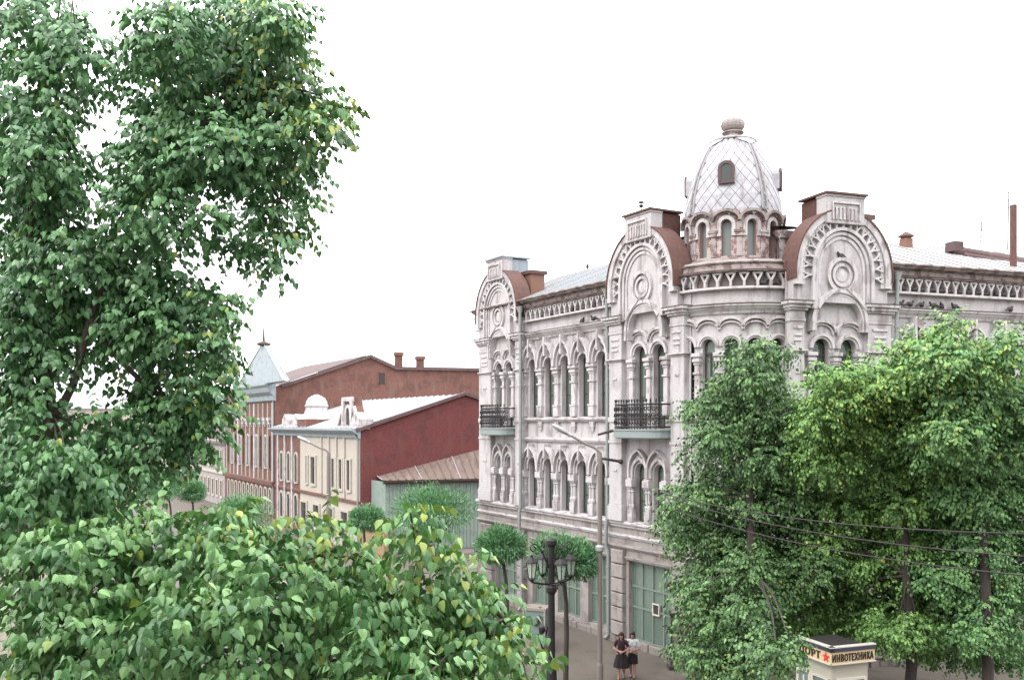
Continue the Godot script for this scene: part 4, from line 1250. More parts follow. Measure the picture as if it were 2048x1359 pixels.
func domed_house():
	var pos := K + UL * 36.2
	var o := thing("brick_sided_house", "two-storey cream house with a small white bell dome and a blank dark red side wall", "house", pos)
	var F := Fac.new(Vector3.ZERO, NL)
	var E := Fac.new(Vector3.ZERO, NR)
	var top := 8.35
	var len_ := 21.1
	var pk := on_wall(E, 930, 790, pos)
	var b := MB.new()
	poly_wall(b, E, [Vector2(0, 0), Vector2(14.6, 0), Vector2(14.6, top), pk, Vector2(0, top + 0.05)])
	part(o, "side_wall", b, M.red_brick)
	b = MB.new()
	rib(b, E, [Vector2(-0.3, top - 0.05), pk + Vector2(0, 0.12), Vector2(14.9, top)], 0.22, -0.3, 0.2)
	part(o, "verge", b, M.dark_roof)
	b = MB.new()
	rect(b, F, -13.7, 0, 0, top)
	part(o, "wall", b, M.cream)
	b = MB.new()
	rect(b, F, -len_, -13.7, 0, top)
	part(o, "wall", b, M.brown_brick, Transform3D(), "red brick wall with white strips")
	for w in [[614, 0.28], [627, 0.62], [667, 0.42], [682, 0.42], [698, 0.42]]:
		var q := on_wall(F, w[0], 945, pos)
		small_window(o, F, q.x, 4.1, 6.3, w[1], "cream")
	for x in [644, 659, 674, 690]:
		var q := on_wall(F, x, 945, pos)
		b = MB.new()
		b.block(F.fr(q.x, 0, 0), -0.12, 0.12, 3.6, 7.9, 0.12, 0.02)
		part(o, "pilaster", b, M.cream)
	for k in 3:
		var u := -14.7 - k * 2.1
		small_window(o, F, u, 4.0, 6.0, 0.42, "cream", true, 0.08)
		small_window(o, F, u, 0.9, 2.6, 0.5, "cream", true, 0.09)
		b = MB.new()
		b.block(F.fr(u - 1.05, 0, 0), -0.14, 0.14, 0.3, 7.9, 0.14, 0.02)
		part(o, "pilaster", b, M.trim)
	b = MB.new()
	mould(b, F, -len_, -0.02, [Vector2(0, 3.3), Vector2(0.12, 3.32), Vector2(0.14, 3.5), Vector2(0, 3.55)])
	part(o, "belt_course", b, M.brown_brick)
	b = MB.new()
	mould(b, F, -len_, 0.1, [Vector2(0, 7.75), Vector2(0.15, 7.8), Vector2(0.2, 8.0), Vector2(0.5, 8.2), Vector2(0.62, 8.3), Vector2(0.62, 8.42), Vector2(0, 8.48)])
	part(o, "cornice", b, M.zinc)
	for k in 4:
		var u := -3.0 - k * 3.2
		small_window(o, F, u, 0.8, 2.7, 0.8, "cream")
	# roof
	var n := 20
	for i in n:
		var a := -len_ * i / n; var c := -len_ * (i + 1) / n
		var w := -pk.x * 0.985
		b = MB.new()
		b.quad(F.p(c, top + 0.12, 0.3), F.p(a, top + 0.12, 0.3), F.p(a, pk.y + 0.05, w), F.p(c, pk.y + 0.05, w))
		b.tube([F.p(a, top + 0.15, 0.3), F.p(a, pk.y + 0.08, w)], [0.045], 4, false)
		part(o, "roof_sheet", b, M.white_roof)
	b = MB.new()
	b.quad(F.p(0, top, -14.6), F.p(-len_, top, -14.6), F.p(-len_, pk.y + 0.05, -pk.x), F.p(0, pk.y + 0.05, -pk.x))
	part(o, "roof_back", b, M.white_roof)
	downpipe_simple(o, F, -0.15, top - 0.2)
	# bell dome on a little drum
	var q := on_wall(F, 633, 845, pos, -1.0)
	b = MB.new()
	var dx := Transform3D(F.x.basis, F.p(q.x, 0, -1.0))
	b.box(dx, Vector3(2.5, 0.75, 2.4), Vector3(0, 8.75, 0))
	var d := part(o, "dome_base", b, M.brown_brick)
	b = MB.new()
	b.lathe(dx, [Vector2(1.3, 9.08), Vector2(1.32, 9.14), Vector2(1.15, 9.3), Vector2(0.98, 9.55), Vector2(0.86, 9.9), Vector2(0.84, 10.05), Vector2(0.92, 10.12), Vector2(0.94, 10.2), Vector2(0.86, 10.26), Vector2(0.82, 10.5), Vector2(0.66, 10.75), Vector2(0.4, 10.95), Vector2(0.0, 11.05)], 20)
	part(d, "bell_dome", b, M.white_roof)
	for i in 10:
		b = MB.new()
		var a := TAU * i / 10
		var pts := []
		for p in [Vector2(1.3, 9.12), Vector2(0.98, 9.57), Vector2(0.86, 10.0), Vector2(0.86, 10.3), Vector2(0.68, 10.76), Vector2(0.1, 11.06)]:
			pts.append(dx * Vector3(sin(a) * p.x, p.y, cos(a) * p.x))
		b.tube(pts, [0.03], 4, false)
		part(d, "dome_seam", b, M.white_roof)
	# broken ornamental gable with a niche
	var g0 := on_wall(F, 690, 850, pos)
	b = MB.new()
	var gx := F.fr(g0.x, 0, -0.5)
	b.plate(gx, PackedVector2Array([Vector2(-2.6, 8.4), Vector2(2.3, 8.4), Vector2(1.9, 9.1), Vector2(1.2, 10.0), Vector2(1.0, 10.7), Vector2(0.55, 10.5), Vector2(0.4, 10.75), Vector2(-0.5, 10.7), Vector2(-0.7, 10.3), Vector2(-1.3, 9.7), Vector2(-1.9, 8.95)]), -0.35, 0.25, true)
	var g := part(o, "gable", b, M.brown_brick)
	b = MB.new()
	var fl := Fac.new(gx.origin, gx.basis.z)
	for s: float in [-1.0, 1.0]:
		b.block(gx * Transform3D(Basis(), Vector3(s * 0.85, 0, 0.25)), -0.2, 0.2, 8.45, 10.5, 0.18, 0.02)
		rib(b, fl, [Vector2(s * 2.4, 8.5), Vector2(s * 1.8, 9.1), Vector2(s * 1.2, 9.9)], 0.3, 0.2, 0.36)
	rib(b, fl, arch(0, 9.4, 0.5, 0.6, 10, 0, 0.8), 0.22, 0.2, 0.34)
	b.block(gx * Transform3D(Basis(), Vector3(0, 0, 0.25)), -1.15, 1.15, 10.3, 10.62, 0.14, 0.04)
	part(g, "gable_trim", b, M.trim)
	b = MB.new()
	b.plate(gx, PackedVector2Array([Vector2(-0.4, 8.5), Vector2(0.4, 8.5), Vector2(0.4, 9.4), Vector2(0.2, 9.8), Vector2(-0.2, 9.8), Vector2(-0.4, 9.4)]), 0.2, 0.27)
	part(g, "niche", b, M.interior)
	# little pedimented blocks on the parapet
	for x in [714.0, 593.0, 572.0]:
		var p := on_wall(F, x, 845, pos)
		b = MB.new()
		b.plate(F.fr(p.x, 0, 0), PackedVector2Array([Vector2(-0.7, 8.4), Vector2(0.7, 8.4), Vector2(0.7, 9.1), Vector2(0, 9.55), Vector2(-0.7, 9.1)]), -0.9, 0.15, true)
		part(o, "parapet_block", b, M.trim)

func tall_brick_house():
	var pos := K + UL * 57.3
	var o := thing("tall_brick_house", "tall red brick house with white strips, a tented corner roof and a spire", "house", pos)
	var F := Fac.new(Vector3.ZERO, NL)
	var E := Fac.new(Vector3.ZERO, NR)
	var roofline := []
	for p in [Vector2(563, 772), Vector2(690, 729), Vector2(740, 712), Vector2(792, 736), Vector2(965, 739)]:
		roofline.append(on_wall(E, p.x, p.y, pos))
	var poly := [Vector2(0, 0), Vector2(roofline[-1].x, 0)]
	for i in range(roofline.size() - 1, 0, -1):
		poly.append(roofline[i])
	poly.append(Vector2(0, roofline[0].y))
	var b := MB.new()
	poly_wall(b, E, poly)
	part(o, "side_wall", b, M.brown_brick)
	b = MB.new()
	rib(b, E, roofline, 0.28, -0.5, 0.25)
	part(o, "verge", b, M.dark_roof)
	var wq := on_wall(E, 763, 757, pos)
	b = MB.new()
	rect(b, E, wq.x - 0.3, wq.x + 0.3, wq.y - 0.5, wq.y + 0.5, 0.015)
	part(o, "loft_opening", b, M.interior)
	b = MB.new()
	rib(b, E, [wq + Vector2(-0.33, -0.5), wq + Vector2(-0.33, 0.53), wq + Vector2(0.33, 0.53), wq + Vector2(0.33, -0.5)], 0.1, 0, 0.06)
	part(o, "loft_frame", b, M.brown_brick)
	for p in [[797, 708, 736], [840, 716, 738]]:
		var c0 := on_wall(E, p[0], p[1], pos, -1.5); var c1 := on_wall(E, p[0], p[2] + 8, pos, -1.5)
		b = MB.new()
		b.box(E.fr(c0.x, 0, -1.5), Vector3(0.62, c0.y - c1.y, 0.6), Vector3(0, (c0.y + c1.y) / 2, 0))
		b.box(E.fr(c0.x, 0, -1.5), Vector3(0.8, 0.3, 0.78), Vector3(0, c0.y, 0))
		part(o, "chimney", b, M.brown_brick)
	b = MB.new()
	rect(b, F, -19.2, 0, 0, 12.0)
	part(o, "wall", b, M.brown_brick)
	# dark roof slope seen over the verge
	b = MB.new()
	var ry: float = roofline[2].y
	var rx: float = roofline[2].x
	for i in 2:
		var r0: Vector2 = roofline[i]
		var r1: Vector2 = roofline[i + 1]
		b.quad(F.p(-19.2, r0.y + 0.16, -r0.x), F.p(0, r0.y + 0.16, -r0.x), F.p(0, r1.y + 0.16, -r1.x), F.p(-19.2, r1.y + 0.16, -r1.x))
	b.quad(F.p(0, 12.1, -2 * rx), F.p(-19.2, 12.1, -2 * rx), F.p(-19.2, ry + 0.15, -rx), F.p(0, ry + 0.15, -rx))
	part(o, "roof", b, M.dark_roof)
	b = MB.new()
	mould(b, F, -14.6, 0.3, [Vector2(0, 10.7), Vector2(0.2, 10.8), Vector2(0.25, 11.2), Vector2(0.6, 11.5), Vector2(0.7, 11.9), Vector2(0.9, 12.1), Vector2(0.9, 12.25), Vector2(0, 12.3)])
	part(o, "cornice", b, M.zinc)
	b = MB.new()
	mould(b, F, -19.2, -14.6, [Vector2(0, 9.7), Vector2(0.5, 9.9), Vector2(0.5, 10.2), Vector2(0, 10.3)])
	part(o, "cornice", b, M.zinc)
	# tent roof and spire
	var l := on_wall(F, 474, 778, pos, 0.9)
	var r := on_wall(F, 568, 767, pos, 0.9)
	var ap := on_wall(F, 527, 692, pos, 0.5)
	b = MB.new()
	var A := F.p(l.x, 12.22, 0.9); var B := F.p(r.x - 0.2, 12.22, 0.9); var Cc := F.p(r.x - 0.6, 12.22, 0.3); var D := F.p(l.x, 12.22, 0.3)
	var T0 := F.p(ap.x - 0.7, ap.y, 0.6); var T1 := F.p(ap.x + 0.7, ap.y, 0.6); var T2 := F.p(ap.x + 0.7, ap.y, 0.4); var T3 := F.p(ap.x - 0.7, ap.y, 0.4)
	b.quad(A, B, T1, T0); b.quad(B, Cc, T2, T1); b.quad(Cc, D, T3, T2); b.quad(D, A, T0, T3); b.quad(T0, T1, T2, T3)
	var tent := part(o, "tent_roof", b, M.zinc)
	for s in [[A, T0], [B, T1], [Cc, T2]]:
		b = MB.new()
		b.tube(s, [0.09, 0.06], 5)
		part(tent, "hip_seam", b, M.pipe)
	b = MB.new()
	var tip := F.p(ap.x, 0, 0.5)
	b.lathe(Transform3D(Basis(), tip), [Vector2(0.3, ap.y), Vector2(0.62, ap.y + 0.12), Vector2(0.62, ap.y + 0.26), Vector2(0.3, ap.y + 0.36), Vector2(0.12, ap.y + 0.45), Vector2(0.05, ap.y + 1.5), Vector2(0.0, ap.y + 1.9)], 10)
	part(tent, "spire", b, M.dark_roof)
	# front: strips, windows and hanging ornaments
	for i in 12:
		var u := -0.6 - i * 1.6
		var wide := i % 4 == 0
		b = MB.new()
		b.block(F.fr(u, 0, 0), -0.15 if wide else -0.07, 0.15 if wide else 0.07, 3.6, 9.6 if i > 8 else 10.6, 0.12, 0.03)
		part(o, "strip", b, M.trim if wide else M.cream)
		if i < 11:
			small_window(o, F, u - 0.8, 4.8, 7.4, 0.34, "trim" if i % 2 else "brown_brick", true, 0.06)
			small_window(o, F, u - 0.8, 0.9, 2.7, 0.42, "cream", true, 0.09)
			b = MB.new()
			stack(b, F.fr(u - 0.8, 0, 0), [[8.5, 8.7, 0.12, 0.15], [8.7, 9.0, 0.22, 0.22], [9.0, 9.3, 0.32, 0.3]])
			part(o, "drop_ornament", b, M.trim)
	b = MB.new()
	mould(b, F, -19.2, 0, [Vector2(0, 3.3), Vector2(0.25, 3.35), Vector2(0.3, 3.7), Vector2(0, 3.8)])
	part(o, "belt_course", b, M.brown_brick)
	downpipe_simple(o, F, -0.2, 11.6)

func far_buildings():
	var pos := K + UL * 76.8
	var F := Fac.new(Vector3.ZERO, NL)
	var E := Fac.new(Vector3.ZERO, NR)
	var o := thing("grey_row_house", "long grey two-storey row house with a dark roof beyond the red brick house", "house", pos)
	var b := MB.new()
	rect(b, F, -30, 0, 0, 6.9); rect(b, E, 0, 8, 0, 6.9)
	part(o, "wall", b, M.grey_plaster)
	b = MB.new()
	mould(b, F, -30, 0.2, [Vector2(0, 6.5), Vector2(0.3, 6.6), Vector2(0.5, 6.9), Vector2(0.5, 7.05), Vector2(0, 7.1)])
	part(o, "cornice", b, M.grey_plaster)
	b = MB.new()
	b.quad(F.p(-30, 7.0, 0.4), F.p(0.2, 7.0, 0.4), F.p(0.2, 9.6, -4), F.p(-30, 9.6, -4))
	b.tri(F.p(0.15, 7.0, 0.3), F.p(0.15, 7.0, -8), F.p(0.15, 9.55, -4))
	part(o, "roof", b, M.dark_roof)
	for i in 14:
		small_window(o, F, -1.4 - i * 2.05, 4.2, 6.0, 0.45, "cream")
		small_window(o, F, -1.4 - i * 2.05, 1.0, 2.8, 0.5, "cream")
	b = MB.new()
	mould(b, F, -30, 0, [Vector2(0, 3.4), Vector2(0.15, 3.45), Vector2(0.15, 3.65), Vector2(0, 3.7)])
	part(o, "belt_course", b, M.cream)
	# pale block that closes the far end of the street
	pos = Vector3(-72, 0, -170)
	o = thing("distant_building", "long pale building far off at the end of the street behind the leaves", "building", pos)
	F = Fac.new(Vector3.ZERO, Vector3(0.35, 0, 0.94).normalized())
	b = MB.new()
	rect(b, F, -22, 22, 0, 11.4)
	part(o, "wall", b, M.cream)
	b = MB.new()
	b.quad(F.p(-22.5, 11.4, 0.5), F.p(22.5, 11.4, 0.5), F.p(22.5, 14, -6), F.p(-22.5, 14, -6))
	part(o, "roof", b, M.pale_metal)
	for i in 14:
		for y in [1.5, 5.0, 8.5]:
			small_window(o, F, -20 + i * 3.05, y, y + 1.8, 0.6, "cream")

func ground_and_roads():
	var b := MB.new()
	b.quad(Vector3(-900, 0, 200), Vector3(900, 0, 200), Vector3(900, 0, -1500), Vector3(-900, 0, -1500))
	struct("ground", b, M.earth)
	var S := Fac.new(K, NL)
	var T := Fac.new(K, NR)
	# paved corner: one sheet along both fronts
	b = MB.new()
	var y := Vector3(0, 0.12, 0)
	var kw := 7.6
	var kr := 10.5
	var C := K + y
	var far_l := C + UL * 130
	var far_r := C + UR * 60
	# outer corner of the pavement where the two kerbs meet, rounded
	var c2 := Vector2(-UL.x * 0, 0)
	var A := C + NL * kw
	var B := C + NR * kr
	# meeting point of the lines A + s*UL and B + t*UR
	var det := UL.x * -UR.z - UL.z * -UR.x
	var dx := B.x - A.x
	var dz := B.z - A.z
	var s := (dx * -UR.z - dz * -UR.x) / det
	var X := A + UL * s
	b.quad(C - NL * 14, X, A + UL * 130, far_l - NL * 14)
	b.tri(C - NL * 14, X + UR * 0.0, X)
	b.quad(X, C - NL * 14, far_r - NR * 1, X + UR * 75)
	struct("pavement", b, M.paving)
	b = MB.new()
	for q in [[S, kw, -s, -130.0], [T, kr, (X - C).dot(UR), 75.0]]:
		var f: Fac = q[0]
		var w: float = q[1]
		var u0 := minf(q[2], q[3]); var u1 := maxf(q[2], q[3])
		b.quad(f.p(u0, 0, w + 0.16), f.p(u1, 0, w + 0.16), f.p(u1, 0.125, w + 0.15), f.p(u0, 0.125, w + 0.15))
		b.quad(f.p(u0, 0.125, w + 0.15), f.p(u1, 0.125, w + 0.15), f.p(u1, 0.125, w), f.p(u0, 0.125, w))
	struct("kerb", b, M.kerb)
	b = MB.new()
	var yy := Vector3(0, 0.012, 0)
	var P := K + yy
	b.quad(P + NL * 18 - UL * 60, P + NL * kw - UL * 60, P + NL * kw + UL * 170, P + NL * 18 + UL * 170)
	struct("road", b, M.asphalt)
	b = MB.new()
	var p2 := K + Vector3(0, 0.016, 0)
	b.quad(p2 + NR * 22 + UR * -4, p2 + NR * 22 + UR * 90, p2 + NR * kr + UR * 90, p2 + NR * kr + UR * -4)
	struct("road", b, M.asphalt)

func lantern(o: Node, pos: Vector3):
	var b := MB.new()
	b.lathe(Transform3D(Basis(), pos), [Vector2(0.0, -0.08), Vector2(0.05, -0.06), Vector2(0.1, 0.0), Vector2(0.14, 0.02), Vector2(0.1, 0.05)], 6, 0, TAU, false)
	b.lathe(Transform3D(Basis(), pos), [Vector2(0.1, 0.5), Vector2(0.24, 0.52), Vector2(0.22, 0.57), Vector2(0.12, 0.66), Vector2(0.05, 0.7), Vector2(0.05, 0.76), Vector2(0, 0.8)], 6, 0, TAU, false)
	for k in 6:
		var a := TAU * k / 6
		b.tube([pos + Vector3(sin(a) * 0.11, 0.04, cos(a) * 0.11), pos + Vector3(sin(a) * 0.19, 0.52, cos(a) * 0.19)], [0.014], 4)
	var l := part(o, "lantern", b, M.iron)
	b = MB.new()
	b.lathe(Transform3D(Basis(), pos), [Vector2(0.1, 0.05), Vector2(0.18, 0.5)], 6, 0, TAU, false)
	part(l, "lantern_glass", b, M.lamp_glass)

func ornate_lamp():
	var base := ground(1103, 30.0)
	var o := thing("ornate_lamp", "black cast-iron street lamp with scrolled arms and four glazed lanterns on the pavement", "street lamp", base)
	var b := MB.new()
	b.lathe(Transform3D(), [Vector2(0.24, 0.12), Vector2(0.24, 0.5), Vector2(0.18, 0.56), Vector2(0.16, 1.0), Vector2(0.12, 1.1), Vector2(0.105, 3.4), Vector2(0.17, 3.5), Vector2(0.17, 3.62), Vector2(0.105, 3.7), Vector2(0.095, 4.9), Vector2(0.17, 4.98), Vector2(0.17, 5.1), Vector2(0.08, 5.16), Vector2(0, 5.2)], 12)
	part(o, "pole", b, M.iron)
	for i in 4:
		var a: float = [0.5, 1.95, 3.64, 5.1][i]
		var d := Vector3(cos(a), 0, -sin(a))
		var x := Transform3D(Basis(d, Vector3.UP, d.cross(Vector3.UP)), Vector3.ZERO)
		b = MB.new()
		b.tube([x * Vector3(0.08, 3.72, 0), x * Vector3(0.35, 3.76, 0), x * Vector3(0.72, 3.84, 0)], [0.035], 6)
		scroll(b, x * Transform3D(Basis(), Vector3(0.42, 3.68, 0)), 0.09, 1.1, 0.018)
		var pts := []
		for k in 12:
			var t := k / 11.0
			pts.append(x * Vector3(0.08 + 0.62 * sin(t * 2.6) * 0.95, 4.3 + 0.78 * t - 0.12 * t * t * 1.0, 0))
		pts = []
		for k in 22:   # rises from the pole, bows out and curls in at its end
			var t := k / 21.0
			if t < 0.6:
				var q := t / 0.6
				pts.append(x * Vector3(0.1 + 0.55 * q, 4.25 + 0.78 * sin(q * PI * 0.5), 0))
			else:
				var q := (t - 0.6) / 0.4
				var r := 0.14 * (1.0 - 0.65 * q)
				pts.append(x * Vector3(0.65 + sin(q * 6.5) * r, 4.89 + cos(q * 6.5) * r, 0))
		b.tube(pts, [0.035, 0.03, 0.025, 0.022], 6)
		part(o, "arm", b, M.iron)
		lantern(o, x * Vector3(0.72, 3.92, 0))

func cobra_lamp(x0: float, d: float, top_y: float, head: Vector2, label: String, collar: bool, mt: String, r: float):
	var base := ground(x0, d)
	var o := thing("street_lamp", label, "street lamp", base, "tall street lamps along the pavement")
	var top := px(x0, top_y, d).y
	var b := MB.new()
	b.lathe(Transform3D(), [Vector2(r * 1.5, 0.1), Vector2(r * 1.5, 0.9), Vector2(r * 1.1, 1.0), Vector2(r, top - 0.2), Vector2(r * 0.8, top)], 12)
	part(o, "pole", b, M[mt])
	if collar:
		b = MB.new()
		b.lathe(Transform3D(), [Vector2(r, 4.6), Vector2(r * 2.0, 4.65), Vector2(r * 2.0, 4.78), Vector2(r, 4.84)], 12)
		part(o, "collar", b, M.lamp_grey)
	var h := px(head.x, head.y, d) - base
	var t := Vector3(0, top, 0)
	b = MB.new()
	b.tube([t + Vector3(0, -0.5, 0), t, t.lerp(h, 0.12) + Vector3(0, 0.06, 0), t.lerp(h, 0.3), t.lerp(h, 0.72)], [0.05, 0.05, 0.045, 0.04, 0.035], 7)
	part(o, "arm", b, M[mt])
	b = MB.new()
	var dir := (h - t).normalized()
	var len_ := (h - t).length() * 0.36
	var side := dir.cross(Vector3.UP).normalized()
	var xx := Transform3D(Basis(side, side.cross(dir).normalized(), -dir), t.lerp(h, 0.82))
	b.ball(xx, Vector3(0.13, 0.09, len_ * 0.5), 12, 8)
	b.tube([xx * Vector3(0, 0, len_ * 0.62), xx * Vector3(0, 0, len_ * 0.2)], [0.06, 0.08], 8)
	part(o, "lamp_head", b, M.lamp_grey)

func flag_holder(p: Vector3, q: Vector3, label: String):
	var o := thing("flag_pole", label, "flag pole", p, "flag poles on the white facade")
	var b := MB.new()
	b.tube([Vector3.ZERO, (q - p) * 0.5, q - p], [0.06, 0.055, 0.045], 8)
	part(o, "shaft", b, M.frame_dark)
	b = MB.new()
	b.ball(Transform3D(), Vector3(0.1, 0.1, 0.1), 8, 6)
	part(o, "socket", b, M.frame_dark)

func kiosk():
	var d := 24.1
	var base := ground(1663, d)
	base.y = 0.12
	var a := deg_to_rad(20.0)
	var zr := Vector3(sin(a), 0, cos(a))
	var o := thing("kiosk", "small pale kiosk with a cream sign band, red star and black lettering under the trees", "kiosk", base)
	var R := Fac.new(Vector3.ZERO, zr)                 # front, runs to the right
	var L := Fac.new(Vector3.ZERO, Vector3(-cos(a), 0, sin(a)))   # flank, runs away to the left (negative u)
	var W := 1.36
	var D := 1.55
	var b := MB.new()
	rect(b, R, 0.12, W - 0.12, 0, 2.58, -0.12)
	rect(b, L, -D + 0.12, -0.12, 0, 2.58, -0.12)
	b.quad(R.p(W - 0.12, 0, -0.12), R.p(W - 0.12, 0, -D + 0.12), R.p(W - 0.12, 2.58, -D + 0.12), R.p(W - 0.12, 2.58, -0.12))
	b.quad(R.p(W - 0.12, 0, -D + 0.12), R.p(0.12, 0, -D + 0.12), R.p(0.12, 2.58, -D + 0.12), R.p(W - 0.12, 2.58, -D + 0.12))
	part(o, "wall", b, M.kiosk_wall)
	for q in [[R, 0.7, 0.42, 0.75], [L, -0.55, 0.3, 1.1], [L, -1.2, 0.25, 1.1]]:
		var f: Fac = q[0]
		b = MB.new()
		rib(b, f, [Vector2(q[1] - q[2], 1.0), Vector2(q[1] - q[2], 2.12), Vector2(q[1] + q[2], 2.12), Vector2(q[1] + q[2], 1.0), Vector2(q[1] - q[2], 1.0)], 0.1, -0.12, -0.05)
		rib(b, f, [Vector2(q[1], 1.0), Vector2(q[1], 2.0)], 0.06, -0.118, -0.06)
		var w := part(o, "window", b, M.kiosk_frame)
		b = MB.new()
		rect(b, f, q[1] - q[2], q[1] + q[2], 1.0, 2.12, -0.11)
		part(w, "pane", b, M.kiosk_glass)
	b = MB.new()
	for q in [[R, 0.0, W], [L, -D, 0.0]]:
		var f: Fac = q[0]
		rect(b, f, q[1], q[2], 2.56, 2.86, 0.0)
	b.quad(R.p(W, 2.56, 0), R.p(W, 2.56, -D), R.p(W, 2.86, -D), R.p(W, 2.86, 0))
	b.quad(R.p(0, 2.56, 0), R.p(0, 2.56, -D), R.p(W, 2.56, -D), R.p(W, 2.56, 0))
	part(o, "sign_band", b, M.sign_cream)
	b = MB.new()
	for q in [[R, -0.02, W + 0.02], [L, -D, 0.02]]:
		var f: Fac = q[0]
		mould(b, f, q[1], q[2], [Vector2(-0.1, 2.86), Vector2(0.02, 2.86), Vector2(0.02, 2.965), Vector2(-0.1, 2.965)])
	part(o, "sign_cap", b, M.sign_blue)
	b = MB.new()
	for q in [[R, -0.03, W + 0.03], [L, -D, 0.03]]:
		var f: Fac = q[0]
		mould(b, f, q[1], q[2], [Vector2(-0.12, 2.967), Vector2(0.035, 2.967), Vector2(0.035, 2.995), Vector2(-0.12, 2.995)])
		mould(b, f, q[1], q[2], [Vector2(-0.02, 2.535), Vector2(0.03, 2.535), Vector2(0.03, 2.565), Vector2(-0.02, 2.565)])
	part(o, "sign_edge", b, M.kiosk_frame)
	b = MB.new()
	b.quad(R.p(0, 2.9, -0.05), R.p(W, 2.9, -0.05), R.p(W, 2.9, -D), R.p(0, 2.9, -D))
	part(o, "roof", b, M.kiosk_roof)
	for q in [["ИНВОТЕХНИКА", R, 0.03, W - 0.04, "sign_black"], ["СПОРТ", L, -1.5, -0.42, "sign_black"]]:
		var tm := TextMesh.new()
		var sf := SystemFont.new()
		sf.font_names = PackedStringArray(["Droid Sans"])
		sf.font_weight = 700
		tm.font = sf
		tm.text = q[0]
		tm.font_size = 64
		tm.pixel_size = 0.01
		tm.depth = 0.02
		tm.horizontal_alignment = HORIZONTAL_ALIGNMENT_LEFT
		var bb := tm.get_aabb()
		var f: Fac = q[1]
		var sx: float = (q[3] - q[2]) / bb.size.x
		var sy := 0.2 / bb.size.y
		var fr := f.fr(q[2], 2.61, 0.008)
		part(o, "lettering", tm, M[q[4]], fr * Transform3D(Basis.from_scale(Vector3(sx, sy, 1)), Vector3(-bb.position.x * sx, -bb.position.y * sy, 0)))
	b = MB.new()
	var star := PackedVector2Array()
	for i in 10:
		var r := 0.14 if i % 2 == 0 else 0.056
		star.append(Vector2(sin(TAU * i / 10) * r, cos(TAU * i / 10) * r))
	b.plate(L.fr(-0.2, 2.71, 0.0), star, 0.002, 0.02)
	part(o, "star", b, M.sign_red)

func booth():
	var base := ground(1074, 36.4)
	base.y = 0.12
	var o := thing("vending_booth", "small grey glazed booth on the pavement behind the black lamp", "booth", base, "", -0.35)
	var b := MB.new()
	b.box(Transform3D(), Vector3(0.95, 0.1, 0.8), Vector3(0, 1.62, 0))
	part(o, "roof", b, M.board)
	b = MB.new()
	b.box(Transform3D(), Vector3(0.88, 0.5, 0.74), Vector3(0, 0.25, 0))
	part(o, "casing", b, M.board)
	for q in [Vector3(-0.42, 0, 0.35), Vector3(0.42, 0, 0.35), Vector3(-0.42, 0, -0.35), Vector3(0.42, 0, -0.35)]:
		b = MB.new()
		b.box(Transform3D(), Vector3(0.06, 1.1, 0.06), q + Vector3(0, 1.05, 0))
		part(o, "corner_post", b, M.lamp_grey)
	b = MB.new()
	b.box(Transform3D(), Vector3(0.8, 1.06, 0.02), Vector3(0, 1.05, 0.34))
	part(o, "pane", b, M.kiosk_glass)
	b = MB.new()
	b.box(Transform3D(), Vector3(0.02, 1.06, 0.64), Vector3(-0.41, 1.05, 0)); b.box(Transform3D(), Vector3(0.02, 1.06, 0.64), Vector3(0.41, 1.05, 0))
	part(o, "side_panel", b, M.green_boards)

func notice_board():
	var base := ground(1357, 33.6)
	base.y = 0.12
	var o := thing("notice_board", "tall blank grey-brown board with a dark frame standing by the shop windows", "notice board", base, "", 0.1)
	var b := MB.new()
	b.box(Transform3D(), Vector3(0.46, 1.72, 0.05), Vector3(0, 1.0, 0))
	part(o, "panel", b, M.board)
	for s: float in [-1.0, 1.0]:
		b = MB.new()
		b.box(Transform3D(), Vector3(0.05, 1.9, 0.08), Vector3(s * 0.255, 0.95, 0))
		part(o, "post", b, M.frame_dark)
	b = MB.new()
	b.box(Transform3D(), Vector3(0.66, 0.08, 0.16), Vector3(0, 1.93, 0))
	part(o, "top_rail", b, M.frame_dark)
	b = MB.new()
	b.box(Transform3D(), Vector3(0.75, 0.14, 0.4), Vector3(0, 0.07, 0))
	part(o, "foot", b, M.frame_dark)

func round_sign():
	var L := Fac.new(K, NL)
	var p := L.p(-2.35, 3.0, 0.75)
	var o := thing("round_sign", "small round red sign on a bracket at the corner of the shop front", "sign", p)
	var b := MB.new()
	b.lathe(Transform3D(Basis(Vector3.RIGHT, PI / 2), Vector3(0, 0, -0.02)), [Vector2(0, -0.02), Vector2(0.19, -0.02), Vector2(0.2, 0.0), Vector2(0.19, 0.03), Vector2(0, 0.03)], 20)
	part(o, "disc", b, M.rust)
	b = MB.new()
	b.tube([Vector3(0, 0.2, 0), Vector3(0, 0.26, 0), -NL * 0.75 + Vector3(0, 0.26, 0)], [0.02], 5)
	part(o, "bracket", b, M.iron)

func pigeon_mesh() -> ArrayMesh:
	if not cache.has("pigeon"):
		var b := MB.new()
		b.ball(Transform3D(Basis(Vector3.FORWARD, 0.35), Vector3(0, 0.11, 0)), Vector3(0.14, 0.085, 0.085), 10, 7)
		b.ball(Transform3D(Basis(), Vector3(0.13, 0.21, 0)), Vector3(0.045, 0.045, 0.04), 8, 6)
		b.tube([Vector3(0.08, 0.13, 0), Vector3(0.125, 0.2, 0)], [0.06, 0.035], 8)
		b.tube([Vector3(-0.08, 0.12, 0), Vector3(-0.27, 0.05, 0)], [0.06, 0.025], 6)
		b.tube([Vector3(0.16, 0.21, 0), Vector3(0.2, 0.2, 0)], [0.015, 0.002], 5)
		for s: float in [-1.0, 1.0]:
			b.tube([Vector3(0, 0.06, 0.03 * s), Vector3(0.01, 0, 0.03 * s)], [0.012], 4)
		cache["pigeon"] = b.mesh()
	return cache["pigeon"]

